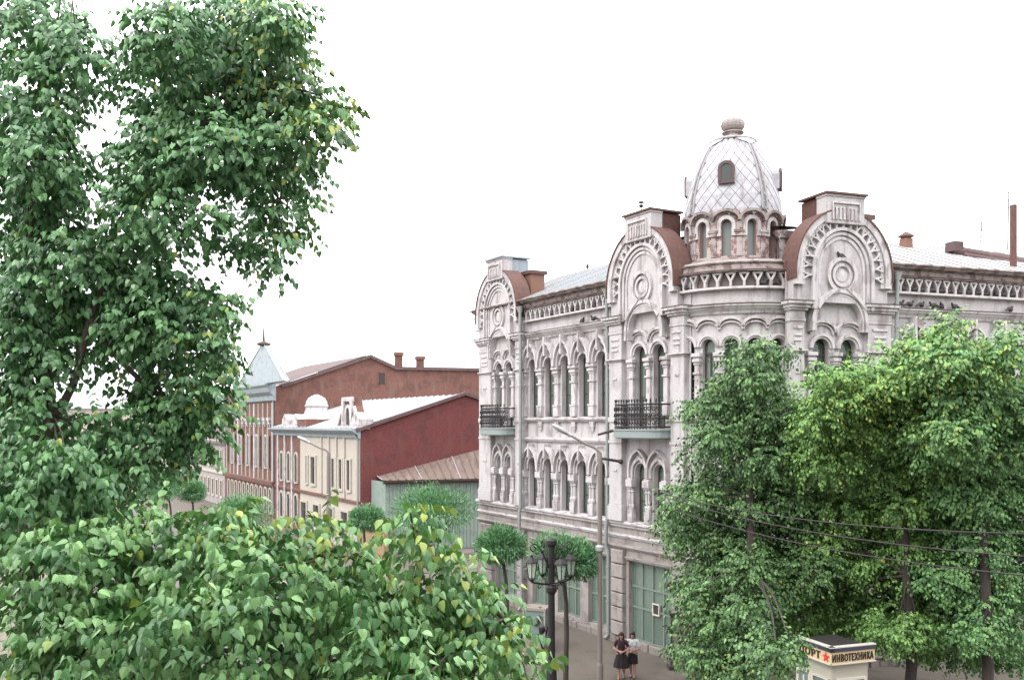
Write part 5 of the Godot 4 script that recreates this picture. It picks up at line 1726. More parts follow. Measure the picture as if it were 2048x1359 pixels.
func pigeons():
	var R := Fac.new(K, NR)
	var L := Fac.new(K, NL)
	var where := ["left", "mid", "right"]
	var spots := []
	var i := 0
	for x in [1741, 1800, 1820, 1843, 1867, 1884, 1910, 2021]:
		spots.append([R, on_wall(R, x, 610, Vector3.ZERO, 0.17).x, 12.99, 0.17, "dark pigeon on the main ledge of the side-street front", 0.0])
	for x in [1757, 1772, 1806, 1830, 1843, 1862, 1882, 1897, 1919, 1938, 1955, 1978, 1994, 2008, 2024]:
		spots.append([R, on_wall(R, x, 583, Vector3.ZERO, 0.1).x, 13.545, 0.1, "dark pigeon between the frieze brackets of the side-street front", 0.0])
	for x in [1347, 1361, 1525, 1548, 1578]:
		var C := Fac.new(K + Vector3(1.1485, 0, -3.685), Vector3(-0.3527, 0, 0.9358).normalized(), 2.8)
		spots.append([C, {1347: -1.85, 1361: -1.7, 1525: 1.05, 1548: 1.4, 1578: 1.8}[x], 13.545, 0.1, "dark pigeon between the frieze brackets of the round corner", 0.0])
	for x in [1088, 1104, 1128, 1143, 1156, 1170, 1187]:
		spots.append([L, on_wall(L, x, 625, Vector3.ZERO, 0.1).x, 13.545, 0.1, "dark pigeon between the frieze brackets of the long street front", 0.0])
	for x in [1165, 1188]:
		spots.append([L, on_wall(L, x, 650, Vector3.ZERO, 0.2).x, 12.99, 0.2, "dark pigeon on the main ledge of the long street front", 0.0])
	spots.append([R, 4.1, 14.52, 0.34, "dark pigeon perched on the round moulding of the arched gable by the dome", 0.0])
	spots.append([L, on_wall(L, 1175, 535, Vector3.ZERO, -5.2).x, 16.78, -5.2, "dark pigeon alone on the roof ridge beside the tall gable", 0.0])
	var count := {}
	var ord_ := ["first", "second", "third", "fourth", "fifth", "sixth", "seventh", "eighth", "ninth", "tenth", "eleventh", "twelfth", "thirteenth", "fourteenth", "fifteenth"]
	for s in spots:
		var f: Fac = s[0]
		var o := MeshInstance3D.new()
		o.name = "pigeon"
		o.mesh = pigeon_mesh()
		o.material_override = M.pigeon
		add_child(o, true)
		var yaw := rng.randf_range(-0.6, 0.6) + (PI if rng.randf() < 0.5 else 0.0)
		o.transform = f.fr(s[1], s[2], s[3]) * Transform3D(Basis(Vector3.UP, yaw), Vector3.ZERO)
		count[s[4]] = count.get(s[4], 0) + 1
		var plural: String = "pigeons" + s[4].substr(11)
		if spots.filter(func(q): return q[4] == s[4]).size() > 1:
			tag(o, s[4] + ", " + ord_[count[s[4]] - 1] + " from its left end", "pigeon", plural)
		else:
			tag(o, s[4], "pigeon")

func wires():
	for q in [[Vector2(1330, 988), 25.5, Vector2(2140, 1068), 15.0, "uppermost of the three dark wires across the right-hand trees", 0.25], [Vector2(1340, 997), 25.4, Vector2(2140, 1118), 15.0, "middle wire of the three across the right-hand trees", 0.25], [Vector2(1350, 1020), 25.3, Vector2(2140, 1158), 15.0, "lowest of the three dark wires across the right-hand trees", 0.25]]:
		var a: Vector3 = px(q[0].x, q[0].y, q[1]); var c: Vector3 = px(q[2].x, q[2].y, q[3])
		var b := MB.new()
		var pts := []
		for i in 13:
			var t := i / 12.0
			pts.append((c - a) * t + Vector3(0, -4.0 * q[5] * t * (1 - t), 0))
		b.tube(pts, [0.013], 5)
		var o := part(self, "overhead_wire", b, M.wire, Transform3D(Basis(), a))
		tag(o, q[4], "wire", "overhead wires")

func aerial(p: Vector3, h: float, label: String):
	var o := thing("aerial", label, "aerial", p, "roof aerials")
	var b := MB.new()
	b.tube([Vector3.ZERO, Vector3(0.05, h, 0)], [0.022], 5)
	part(o, "mast", b, M.iron)
	for k in 3:
		b = MB.new()
		b.tube([Vector3(-0.45 + 0.1 * k, h - 0.06 - 0.3 * k, 0), Vector3(0.5 - 0.1 * k, h - 0.06 - 0.3 * k, 0.1)], [0.012], 4)
		part(o, "rod", b, M.iron)

func weathervane():
	var L := Fac.new(K, NL)
	var p := L.p(-5.15, 16.77, 0.0)
	var o := thing("weathervane", "small dark wrought weathervane on top of the tall gable crown", "weathervane", p)
	var b := MB.new()
	b.tube([Vector3.ZERO, Vector3(0, 0.55, 0)], [0.025, 0.015], 5)
	part(o, "rod", b, M.iron)
	b = MB.new()
	b.ball(Transform3D(Basis(), Vector3(0, 0.38, 0)), Vector3(0.09, 0.07, 0.09), 8, 6)
	b.ball(Transform3D(Basis(), Vector3(0.0, 0.52, 0)), Vector3(0.13, 0.05, 0.05), 8, 6)
	part(o, "ornament", b, M.iron)

# unseen house at the viewpoint, added as a tall blocker of low sky light
func light_blocking_building():
	var o := thing("light_blocking_house", "unseen plastered house behind the lens, added to block light from the street", "building", Vector3(6, 0, 1.5))
	var b := MB.new()
	b.box(Transform3D(), Vector3(56, 21, 10), Vector3(0, 10.5, 5.2))
	part(o, "wall", b, M.grey_plaster)
	b = MB.new()
	b.box(Transform3D(), Vector3(57, 0.5, 11), Vector3(0, 21.25, 5.2))
	part(o, "cornice", b, M.grey_plaster)
func leaf_mesh(kind: String) -> ArrayMesh:
	if cache.has(kind):
		return cache[kind]
	var b := MB.new()
	var rows := []
	match kind:
		"heart":
			rows = [Vector2(0.0, 0.02), Vector2(0.36, 0.06), Vector2(0.44, -0.16), Vector2(0.36, -0.42), Vector2(0.17, -0.72), Vector2(0.0, -1.0)]
		"narrow":
			rows = [Vector2(0.0, 0.0), Vector2(0.1, -0.25), Vector2(0.09, -0.6), Vector2(0.0, -1.0)]
		_:
			rows = [Vector2(0.0, 0.0), Vector2(0.3, -0.2), Vector2(0.34, -0.5), Vector2(0.0, -1.0)]
	var v := func(x: float, y: float) -> Vector3: return Vector3(x, y, -0.28 * absf(x) - 0.12 * y * y)
	for i in rows.size() - 1:
		var p: Vector2 = rows[i]
		var q: Vector2 = rows[i + 1]
		for s: float in [-1.0, 1.0]:
			var a: Vector3 = v.call(0.0, p.y); var c: Vector3 = v.call(s * p.x, p.y); var d: Vector3 = v.call(s * q.x, q.y); var e: Vector3 = v.call(0.0, q.y)
			if s > 0:
				b.quad(e, d, c, a)
			else:
				b.quad(d, e, a, c)
	cache[kind] = b.mesh()
	return cache[kind]

func orient(p: Vector3, nrm: Vector3, tip: Vector3, s: float) -> Transform3D:
	var y := -tip.normalized()
	var z := (nrm - y * nrm.dot(y)).normalized()
	return Transform3D(Basis(y.cross(z), y, z) * s, p)

func rdir() -> Vector3:
	var z := rng.randf_range(-1, 1)
	var a := rng.randf() * TAU
	var r := sqrt(1 - z * z)
	return Vector3(r * cos(a), z, r * sin(a))

# leaves of a clump round c with radii r: strings of leaves that leave its body outwards and hang over
func clump_leaves(out: Array, c: Vector3, r: Vector3, n: int, size: float, cols: Array, young: float, hang: float, twigs = null, chain := 8):
	var k := 0
	while k < n:
		var d := rdir()
		var p := c + d * r * pow(rng.randf(), 0.42)
		var dir := (d * Vector3(1, 0.55, 1) + Vector3(0, -0.25 * hang, 0) + rdir() * 0.5).normalized()
		var m := mini(chain, n - k)
		var tone := rng.randf()
		var start := p
		for i in m:
			var dark := cols[0] as Color
			var col: Color = dark.lerp(cols[1], clampf(tone + rng.randf_range(-0.3, 0.3), 0, 1))
			if rng.randf() < young * (0.35 + 0.65 * i / m):
				col = col.lerp(cols[2], rng.randf_range(0.25, 0.9))
			col = col * rng.randf_range(0.8, 1.2)
			col.a = 1.0
			var side := dir.cross(Vector3.UP).normalized() * (1.0 if i & 1 else -1.0)
			var tip := (Vector3(0, -hang, 0) + side * 0.5 + dir * 0.45 + rdir() * 0.45).normalized()
			var nrm := (d * 0.7 + Vector3(0, 0.6, 0) + rdir() * 0.75).normalized()
			out.append([orient(p + side * size * 0.25, nrm, tip, size * rng.randf_range(0.7, 1.15)), col])
			p += dir * size * 0.52
			dir = (dir + Vector3(0, -0.09 * hang, 0) + rdir() * 0.1).normalized()
			k += 1
		if twigs != null:
			twigs.tube([start, (start + p) / 2 + Vector3(0, size * 0.1, 0), p], [size * 0.035, size * 0.02], 3, false)

func crown(parent: Node3D, leaves: Array, mesh_kind: String, singles := 0):
	var mm := MultiMesh.new()
	mm.transform_format = MultiMesh.TRANSFORM_3D
	mm.use_colors = true
	mm.mesh = leaf_mesh(mesh_kind)
	if singles > 0:
		# the leaves that show largest are parts of their own
		var order := []
		for i in leaves.size():
			var t: Transform3D = leaves[i][0]
			var dd := (t.origin + parent.position - Vector3(0, EYE, 0))
			var inside := absf(dd.x / -dd.z) < 0.53 and dd.y / -dd.z > -0.265
			order.append([(t.basis.y.length() / dd.length()) if inside else 0.0, i])
		order.sort_custom(func(a, b): return a[0] > b[0])
		var taken := {}
		var mats := []
		for k in 6:
			var m: StandardMaterial3D = M.leaf.duplicate()
			m.vertex_color_use_as_albedo = false
			mats.append(m)
		for k in 6:
			var c: Color = leaves[order[k * 40][1]][1]
			mats[k].albedo_color = Color(c.r, c.g, c.b).linear_to_srgb()
			mats[k].resource_name = "leaf_tone"
		for k in mini(singles, order.size()):
			var i: int = order[k][1]
			taken[i] = true
			part(parent, "leaf", mm.mesh, mats[k % 6], leaves[i][0])
		var rest := []
		for i in leaves.size():
			if not taken.has(i):
				rest.append(leaves[i])
		leaves = rest
	mm.instance_count = leaves.size()
	for i in leaves.size():
		mm.set_instance_transform(i, leaves[i][0])
		mm.set_instance_color(i, leaves[i][1])
	var o := MultiMeshInstance3D.new()
	o.name = "crown"
	o.multimesh = mm
	o.material_override = M.leaf if mesh_kind == "heart" else M.leaf_far
	o.set_meta("kind", "stuff")
	parent.add_child(o, true)

func limb(parent: Node, called: String, pts: Array, r0: float, r1: float, mt: Material, sides := 8):
	var b := MB.new()
	var fine := []
	var rad := []
	var cv := Curve3D.new()
	for i in pts.size():
		var t: Vector3 = (pts[mini(i + 1, pts.size() - 1)] - pts[maxi(i - 1, 0)]) * 0.17
		cv.add_point(pts[i], -t, t)
	var n := 5 * (pts.size() - 1)
	for i in n + 1:
		var q := cv.samplef(float(i) / n * (pts.size() - 1))
		fine.append(q + rdir() * r0 * 0.12)
		rad.append(lerpf(r0, r1, pow(float(i) / n, 0.8)))
	b.tube(fine, rad, sides)
	part(parent, called, b, mt)

const GREEN := [Color(0.075, 0.195, 0.075), Color(0.235, 0.44, 0.16), Color(0.42, 0.48, 0.085)]

func near_tree(label: String, base: Vector3, trunk: Array, forks: Array, clumps: Array, per: float, size: float, depth0: float, singles: int, bark: Material, r0: float, cols: Array = GREEN):
	var o := thing("leafy_tree", label, "tree", base)
	var tp := []
	for p in trunk:
		tp.append(p - base)
	limb(o, "trunk", tp, r0, r0 * 0.62, bark, 12)
	var ends := [tp[-1]]
	for fk in forks:
		var q := []
		for p in fk:
			q.append(p - base)
		limb(o, "branch", q, r0 * 0.4, r0 * 0.05, bark, 9)
		ends.append(q[-1])
		ends.append(q[q.size() / 2])
	var leaves := []
	var tw := MB.new()
	for c in clumps:
		var d: float = c[4] if c.size() > 4 else depth0
		d += rng.randf_range(-0.5, 0.5)
		var p := px(c[0], c[1], d) - base
		var r := Vector3(c[2], c[3], (c[2] + c[3]) * 0.45) * d / FL
		var young: float = c[5] * 1.5 if c.size() > 5 else 0.015
		var n := int(per * c[2] * c[3] / 6400.0)
		clump_leaves(leaves, p, r, n, size, cols, young, 0.9, tw)
		var best: Vector3 = ends[0]
		for e in ends:
			if e.distance_to(p) < best.distance_to(p):
				best = e
		var mid: Vector3 = best.lerp(p, 0.5) + Vector3(0, 0.03, 0) + rdir() * 0.05
		limb(o, "branch", [best, mid, p], r0 * 0.09, r0 * 0.03, bark, 6)
	var tm := part(o, "twigs", tw, M.twig)
	tm.set_meta("kind", "stuff")
	crown(o, leaves, "heart", singles)

func foreground_trees():
	var A := [
		[60, 60, 90, 90], [150, 120, 80, 70], [70, 210, 90, 80], [60, 320, 80, 70], [120, 310, 50, 60], [90, 400, 90, 60], [50, 480, 70, 70], [140, 520, 80, 60], [60, 570, 70, 55],
		[330, 70, 70, 80], [430, 50, 90, 80], [520, 90, 80, 80, 10, 0.1], [560, 30, 50, 60, 10, 0.12], [590, 130, 38, 42, 10, 0.2], [335, 190, 75, 80], [425, 200, 90, 80], [520, 200, 80, 65, 10, 0.15], [605, 195, 70, 45, 10, 0.35], [662, 205, 38, 24, 10, 0.5],
		[640, 260, 45, 32, 10, 0.3], [325, 310, 80, 70], [420, 300, 80, 60], [530, 285, 70, 50], [605, 315, 45, 36, 10, 0.15], [295, 420, 75, 70], [275, 360, 50, 45], [480, 345, 55, 35], [560, 350, 60, 35], [585, 400, 45, 30, 10, 0.15],
		[525, 430, 45, 26], [600, 462, 34, 18, 10, 0.3], [545, 470, 30, 28, 10, 0.1], [430, 470, 30, 26], [500, 490, 40, 26], [545, 530, 18, 22, 10, 0.1], [410, 430, 35, 25],
		[225, 500, 80, 60], [200, 600, 90, 60], [310, 555, 80, 60], [100, 630, 80, 60], [300, 650, 80, 55], [395, 605, 70, 45], [435, 615, 36, 34, 10, 0.15], [405, 690, 55, 46, 10, 0.1], [340, 735, 70, 45], [420, 772, 40, 42, 10, 0.12], [365, 815, 65, 46],
		[435, 828, 26, 22, 10, 0.25], [290, 810, 45, 45], [320, 875, 70, 42], [400, 875, 30, 28], [230, 900, 60, 40], [50, 850, 60, 60], [230, 700, 50, 40], [30, 720, 50, 60], [110, 700, 50, 40], [120, 960, 100, 55], [215, 970, 70, 45], [60, 1040, 80, 55], [285, 935, 40, 30], [160, 870, 40, 40], [40, 900, 50, 50, 9.1], [130, 905, 50, 42, 9.1], [60, 980, 70, 50, 9.0], [150, 960, 60, 45, 9.1], [30, 640, 50, 50, 9.6], [20, 785, 40, 50, 9.4], [205, 850, 40, 34, 9.8], [75, 800, 34, 34, 9.1], [330, 905, 40, 25, 10, 0.3], [160, 1010, 70, 40]]
	var base := ground(95, 9.6)
	near_tree("big leafy tree nearest the lens, forked trunk, towering on the left of the street", base,
		[base, px(70, 1600, 9.6), px(55, 1100, 9.6), px(70, 930, 9.6), px(105, 830, 9.6)],
		[[px(105, 830, 9.6), px(95, 760, 9.6), px(70, 650, 9.7), px(60, 450, 9.8), px(90, 200, 9.9), px(130, -60, 10)], [px(105, 830, 9.6), px(145, 770, 9.6), px(180, 640, 9.6), px(250, 480, 9.8), px(330, 330, 10), px(450, 180, 10), px(480, 20, 10)], [px(330, 330, 10), px(430, 230, 10), px(540, 175, 10), px(640, 190, 10)], [px(180, 640, 9.6), px(240, 720, 9.7), px(320, 790, 9.9), px(400, 790, 10)], [px(330, 400, 10), px(420, 340, 10), px(500, 325, 10), px(560, 400, 10)]],
		A, 1100, 0.076, 10.0, 300, M.pale_bark, 0.125, [Color(0.055, 0.15, 0.062), Color(0.165, 0.355, 0.14), Color(0.38, 0.44, 0.085)])
	var B := [
		[50, 1090, 80, 55, 8.5], [140, 1090, 80, 50, 8.5], [235, 1070, 70, 45, 8.5], [330, 1062, 80, 45, 8.5, 0.12], [430, 1055, 55, 42, 8.5, 0.2], [475, 1045, 30, 28, 8.5, 0.35], [490, 1095, 70, 50, 8.3, 0.12], [570, 1105, 50, 38, 8.3, 0.15], [612, 1030, 16, 26, 8.0, 0.5], [640, 1050, 28, 24, 8.0, 0.4], [680, 1088, 34, 26, 8.0, 0.35], [715, 1125, 34, 30, 8.0, 0.25], [750, 1190, 50, 36, 8.0, 0.15],
		[820, 1025, 14, 30, 7.8, 0.5], [832, 1060, 22, 26, 7.8, 0.4], [850, 1105, 34, 36, 7.8, 0.2], [885, 1150, 50, 45, 7.8, 0.15], [950, 1185, 50, 40, 7.8, 0.2], [1005, 1215, 34, 30, 7.8, 0.3], [985, 1290, 55, 50, 7.8, 0.15], [1040, 1335, 40, 28, 7.8, 0.35], [860, 1215, 60, 45, 7.8],
		[60, 1190, 80, 60, 8], [150, 1180, 80, 55, 8], [245, 1165, 80, 55, 8], [340, 1155, 80, 55, 8], [435, 1150, 80, 55, 7.8], [530, 1165, 80, 55, 7.8], [625, 1165, 70, 46, 7.8], [700, 1195, 60, 44, 7.8],
		[50, 1300, 80, 55, 7.5], [150, 1290, 80, 55, 7.5], [250, 1260, 75, 55, 7.5], [345, 1250, 80, 55, 7.5], [440, 1235, 75, 50, 7.5], [530, 1235, 60, 45, 7.5], [740, 1240, 60, 50, 7.5], [800, 1280, 70, 50, 7.5], [890, 1290, 70, 50, 7.5], [930, 1245, 60, 40, 7.6],
		[130, 1370, 90, 50, 7.2], [240, 1350, 80, 50, 7.2], [340, 1345, 80, 50, 7.2], [440, 1330, 70, 45, 7.2], [520, 1350, 60, 40, 7.2], [660, 1360, 80, 35, 7.2], [750, 1345, 70, 45, 7.2], [850, 1355, 80, 45, 7.2], [950, 1360, 70, 40, 7.2], [1060, 1375, 40, 22, 7.4, 0.3], [600, 1310, 45, 30, 7.6], [650, 1250, 60, 36, 8.6], [600, 1230, 50, 36, 8.8], [690, 1270, 60, 36, 8.6], [780, 1230, 60, 40, 8.6], [650, 1300, 60, 30, 8.6]]
	base = ground(560, 8.6)
	near_tree("bushy tree crown filling the foreground below, heart-shaped leaves with yellow tips", base,
		[base, px(560, 2200, 8.6), px(545, 1700, 8.5), px(540, 1400, 8.4)],
		[[px(540, 1400, 8.4), px(600, 1280, 8.2), px(640, 1180, 8.1), px(645, 1115, 8.0)], [px(540, 1400, 8.4), px(720, 1300, 8.0), px(820, 1180, 7.9), px(838, 1110, 7.9)], [px(540, 1400, 8.4), px(400, 1280, 8.2), px(300, 1150, 8.3), px(250, 1080, 8.4)], [px(540, 1400, 8.4), px(760, 1370, 7.8), px(920, 1290, 7.7), px(1010, 1240, 7.7)], [px(540, 1400, 8.4), px(330, 1360, 7.8), px(150, 1300, 7.8), px(60, 1200, 8.0)]],
		B, 620, 0.085, 8.0, 300, M.pale_bark, 0.19)

func street_side_tree(label: String, bx: float, d0: float, trunk: Array, clumps: Array, per: float, size: float, cols: Array, group := "", over := 1.2):
	var base := ground(bx, d0)
	var o := thing("leafy_tree", label, "tree", base, group)
	var tp := []
	for p in trunk:
		tp.append(px(p[0], p[1], d0) - base)
	tp.push_front(Vector3.ZERO)
	limb(o, "trunk", tp, 0.17, 0.09, M.bark, 10)
	var leaves := []
	for c in clumps:
		var d: float = d0 + (c[4] if c.size() > 4 else 0.0) + rng.randf_range(-0.5, 0.5) + lerpf(-over, 1.3, clampf((c[1] - 680.0) / 370.0, 0, 1)) - lerpf(0.0, 1.5, clampf((c[1] - 1080.0) / 180.0, 0, 1))
		var p := px(c[0], c[1], d) - base
		var r := Vector3(c[2], c[3], (c[2] + c[3]) * 0.5) * d / FL * 0.9
		var young: float = c[5] if c.size() > 5 else 0.05
		var n := int(per * c[2] * c[3] / 4000.0)
		clump_leaves(leaves, p, r * Vector3(0.92, 0.8, 0.9), n, size, cols, young, 0.6, null, 9)
		# inner foliage further into the crown
		clump_leaves(leaves, p + Vector3(0, -0.25, -1.5), r * 1.15, int(n * 0.45), size * 1.15, cols, young * 0.3, 0.6, null, 9)
		var best: Vector3 = tp[-1]
		for e in tp.slice(2):
			if e.distance_to(p) < best.distance_to(p):
				best = e
		limb(o, "branch", [best, best.lerp(p, 0.5) + Vector3(0, 0.2, 0) + rdir() * 0.15, p], 0.055, 0.015, M.bark, 5)
	crown(o, leaves, "broad")

func right_trees():
	var C1 := [[1512, 695, 28, 30], [1510, 755, 55, 45], [1565, 700, 20, 16], [1455, 800, 50, 28], [1388, 806, 30, 12], [1425, 770, 18, 12], [1530, 825, 75, 55], [1440, 870, 55, 45], [1540, 915, 85, 55], [1405, 985, 55, 42], [1480, 990, 85, 55], [1380, 1055, 48, 42], [1470, 1085, 85, 55], [1420, 1155, 60, 48], [1530, 1175, 80, 55], [1435, 1235, 62, 48], [1500, 1280, 75, 55], [1400, 1305, 38, 42], [1470, 1335, 60, 36], [1500, 1010, 40, 40, -1.0], [1505, 1130, 50, 40, -1.0], [1500, 1210, 50, 40, -0.6], [1600, 1045, 70, 55], [1620, 1135, 60, 50], [1580, 995, 75, 55], [1582, 1284, 20, 28, -5.0], [1555, 1310, 30, 36, -5.0], [1350, 1010, 18, 20], [1395, 1190, 22, 30]]
	street_side_tree("dark green tree in front of the round corner, its narrow top reaching the third-floor windows", 1500, 27.5, [[1495, 1300], [1505, 1150], [1500, 1000], [1512, 850], [1512, 740]], C1, 2600, 0.115, [Color(0.045, 0.095, 0.036), Color(0.135, 0.265, 0.09), Color(0.26, 0.33, 0.075)], "trees in front of the side street")
	var C2 := [[1680, 745, 45, 26], [1700, 790, 75, 36, 0, 0.3], [1650, 830, 60, 45], [1760, 770, 60, 45, 0, 0.25], [1840, 700, 40, 40, 0, 0.35], [1800, 760, 75, 55, 0, 0.25], [1720, 850, 80, 55, 0, 0.2], [1840, 830, 80, 60, 0, 0.2], [1640, 880, 55, 45], [1660, 915, 75, 55], [1880, 960, 60, 55, 0, 0.15], [1875, 800, 50, 45, 0, 0.3], [1760, 940, 85, 58], [1860, 920, 70, 55], [1808, 1010, 45, 40, -1.0], [1815, 1095, 45, 40, -1.0], [1690, 1010, 80, 55], [1790, 1040, 85, 58], [1650, 1090, 60, 50], [1730, 1120, 80, 55], [1830, 1140, 70, 55], [1760, 1210, 75, 45, 1.5], [1680, 1190, 55, 40, 1.5], [1845, 1220, 60, 45, 1.5], [1700, 1240, 60, 40, 3.0, 0.0], [1790, 1260, 60, 40, 0.0, 0.0], [1835, 1250, 50, 36, -0.5, 0.0], [1860, 1280, 60, 40, 3.0, 0.0], [1600, 1230, 60, 45, 2.0, 0.0]]
	street_side_tree("bright yellow-green tree right of the gable bay, standing behind the kiosk", 1821, 27.0, [[1822, 1300], [1815, 1150], [1800, 1000], [1790, 880], [1800, 760]], C2, 2600, 0.11, [Color(0.07, 0.15, 0.045), Color(0.21, 0.39, 0.10), Color(0.38, 0.46, 0.08)], "trees in front of the side street", 3.2)
	var C3 := [[1900, 650, 22, 34, 0, 0.4], [1890, 715, 55, 50, 0, 0.35], [1960, 725, 65, 45, 0, 0.3], [2020, 700, 45, 45, 0, 0.3], [1930, 790, 75, 55, 0, 0.2], [2010, 800, 70, 60, 0, 0.15], [1905, 860, 70, 50, -0.8, 0.2], [2030, 880, 60, 60], [1960, 890, 75, 55], [1920, 980, 75, 55], [1885, 1150, 60, 50], [1860, 1040, 50, 50], [2010, 970, 70, 55], [1965, 1005, 40, 40, -1.0], [1968, 1100, 45, 40, -1.0], [1960, 1060, 80, 55], [2040, 1050, 50, 60], [1910, 1090, 60, 50], [1990, 1150, 70, 50], [2040, 1200, 40, 45, 1.0], [1930, 1180, 65, 45, 1.0], [2090, 800, 60, 80], [2090, 960, 60, 80], [2100, 1110, 60, 80], [1900, 1260, 50, 36, 2.0], [2020, 1270, 50, 36, 2.0], [1975, 1200, 50, 40, -0.3, 0.0], [1965, 1260, 55, 36, -0.3, 0.0], [1950, 1290, 70, 42, 3.5, 0.0], [2040, 1300, 60, 42, 3.5, 0.0]]
	street_side_tree("tallest pale green tree at the right, its feathery top against the frieze", 1975, 26.0, [[1975, 1300], [1970, 1150], [1960, 1000], [1950, 850], [1930, 730]], C3, 2600, 0.11, [Color(0.065, 0.155, 0.06), Color(0.2, 0.39, 0.135), Color(0.36, 0.45, 0.09)], "trees in front of the side street", 3.4)

func round_tree(label: String, x: float, d: float, cy: float, rx: float, ry: float, tx: float):
	var base := ground(tx, d)
	var o := thing("pruned_tree", label, "tree", base, "small round-headed trees along the pavement")
	var c := px(x, cy, d) - base
	var r := Vector3(rx, ry, rx) * d / FL
	limb(o, "trunk", [Vector3.ZERO, Vector3(0.03, c.y * 0.5, 0), Vector3(c.x * 0.5, c.y - r.y * 0.6, c.z * 0.5), c], 0.1, 0.05, M.bark, 8)
	for i in 7:
		var a := TAU * i / 7
		limb(o, "branch", [c - Vector3(0, r.y * 0.6, 0), c + Vector3(cos(a) * r.x * 0.4, 0, sin(a) * r.z * 0.4), c + Vector3(cos(a) * r.x * 0.7, r.y * 0.5, sin(a) * r.z * 0.7)], 0.035, 0.01, M.bark, 5)
	var leaves := []
	var lobes := []
	for i in 9:
		var dd := rdir()
		dd.y = absf(dd.y) * 0.7 - 0.1
		lobes.append([c + dd * r * 0.55, r * rng.randf_range(0.42, 0.78)])
	lobes.append([c, r * 0.7])
	for i in 13000:
		var lb: Array = lobes[i % lobes.size()]
		var dd := rdir()
		var p: Vector3 = lb[0] + dd * lb[1] * pow(rng.randf(), 0.45)
		var out := (p - c).normalized()
		var tip := (out * 0.9 + Vector3(0, 0.75 if dd.y > -0.1 else -0.8, 0) + rdir() * 0.75).normalized()
		var col := Color(0.045, 0.12, 0.055).lerp(Color(0.16, 0.35, 0.15), rng.randf())
		leaves.append([orient(p, (Vector3(0, 1, 0) + rdir()).normalized(), tip, 0.15 * rng.randf_range(0.5, 1.4)), col])
	crown(o, leaves, "narrow")

func small_trees():
	round_tree("round pruned tree directly behind the black lanterns", 1128, 31.5, 1118, 66, 66, 1131)
	round_tree("dark round pruned tree left of the black lanterns against the wall", 1002, 38.0, 1096, 52, 50, 1012)
	round_tree("wide pruned tree in front of the low house with the rusty roof", 878, 46.0, 1030, 92, 74, 880)
	round_tree("small pruned tree below the dark red side wall", 728, 55.0, 1040, 36, 36, 728)
	round_tree("pruned tree under the arched windows of the red brick house", 478, 62.0, 1030, 60, 48, 478)
	round_tree("pruned tree before the grey row house, nearer of the two", 385, 74.0, 985, 26, 28, 385)
	round_tree("taller pruned tree with a dark stem before the grey row house", 335, 72.0, 972, 42, 42, 340)
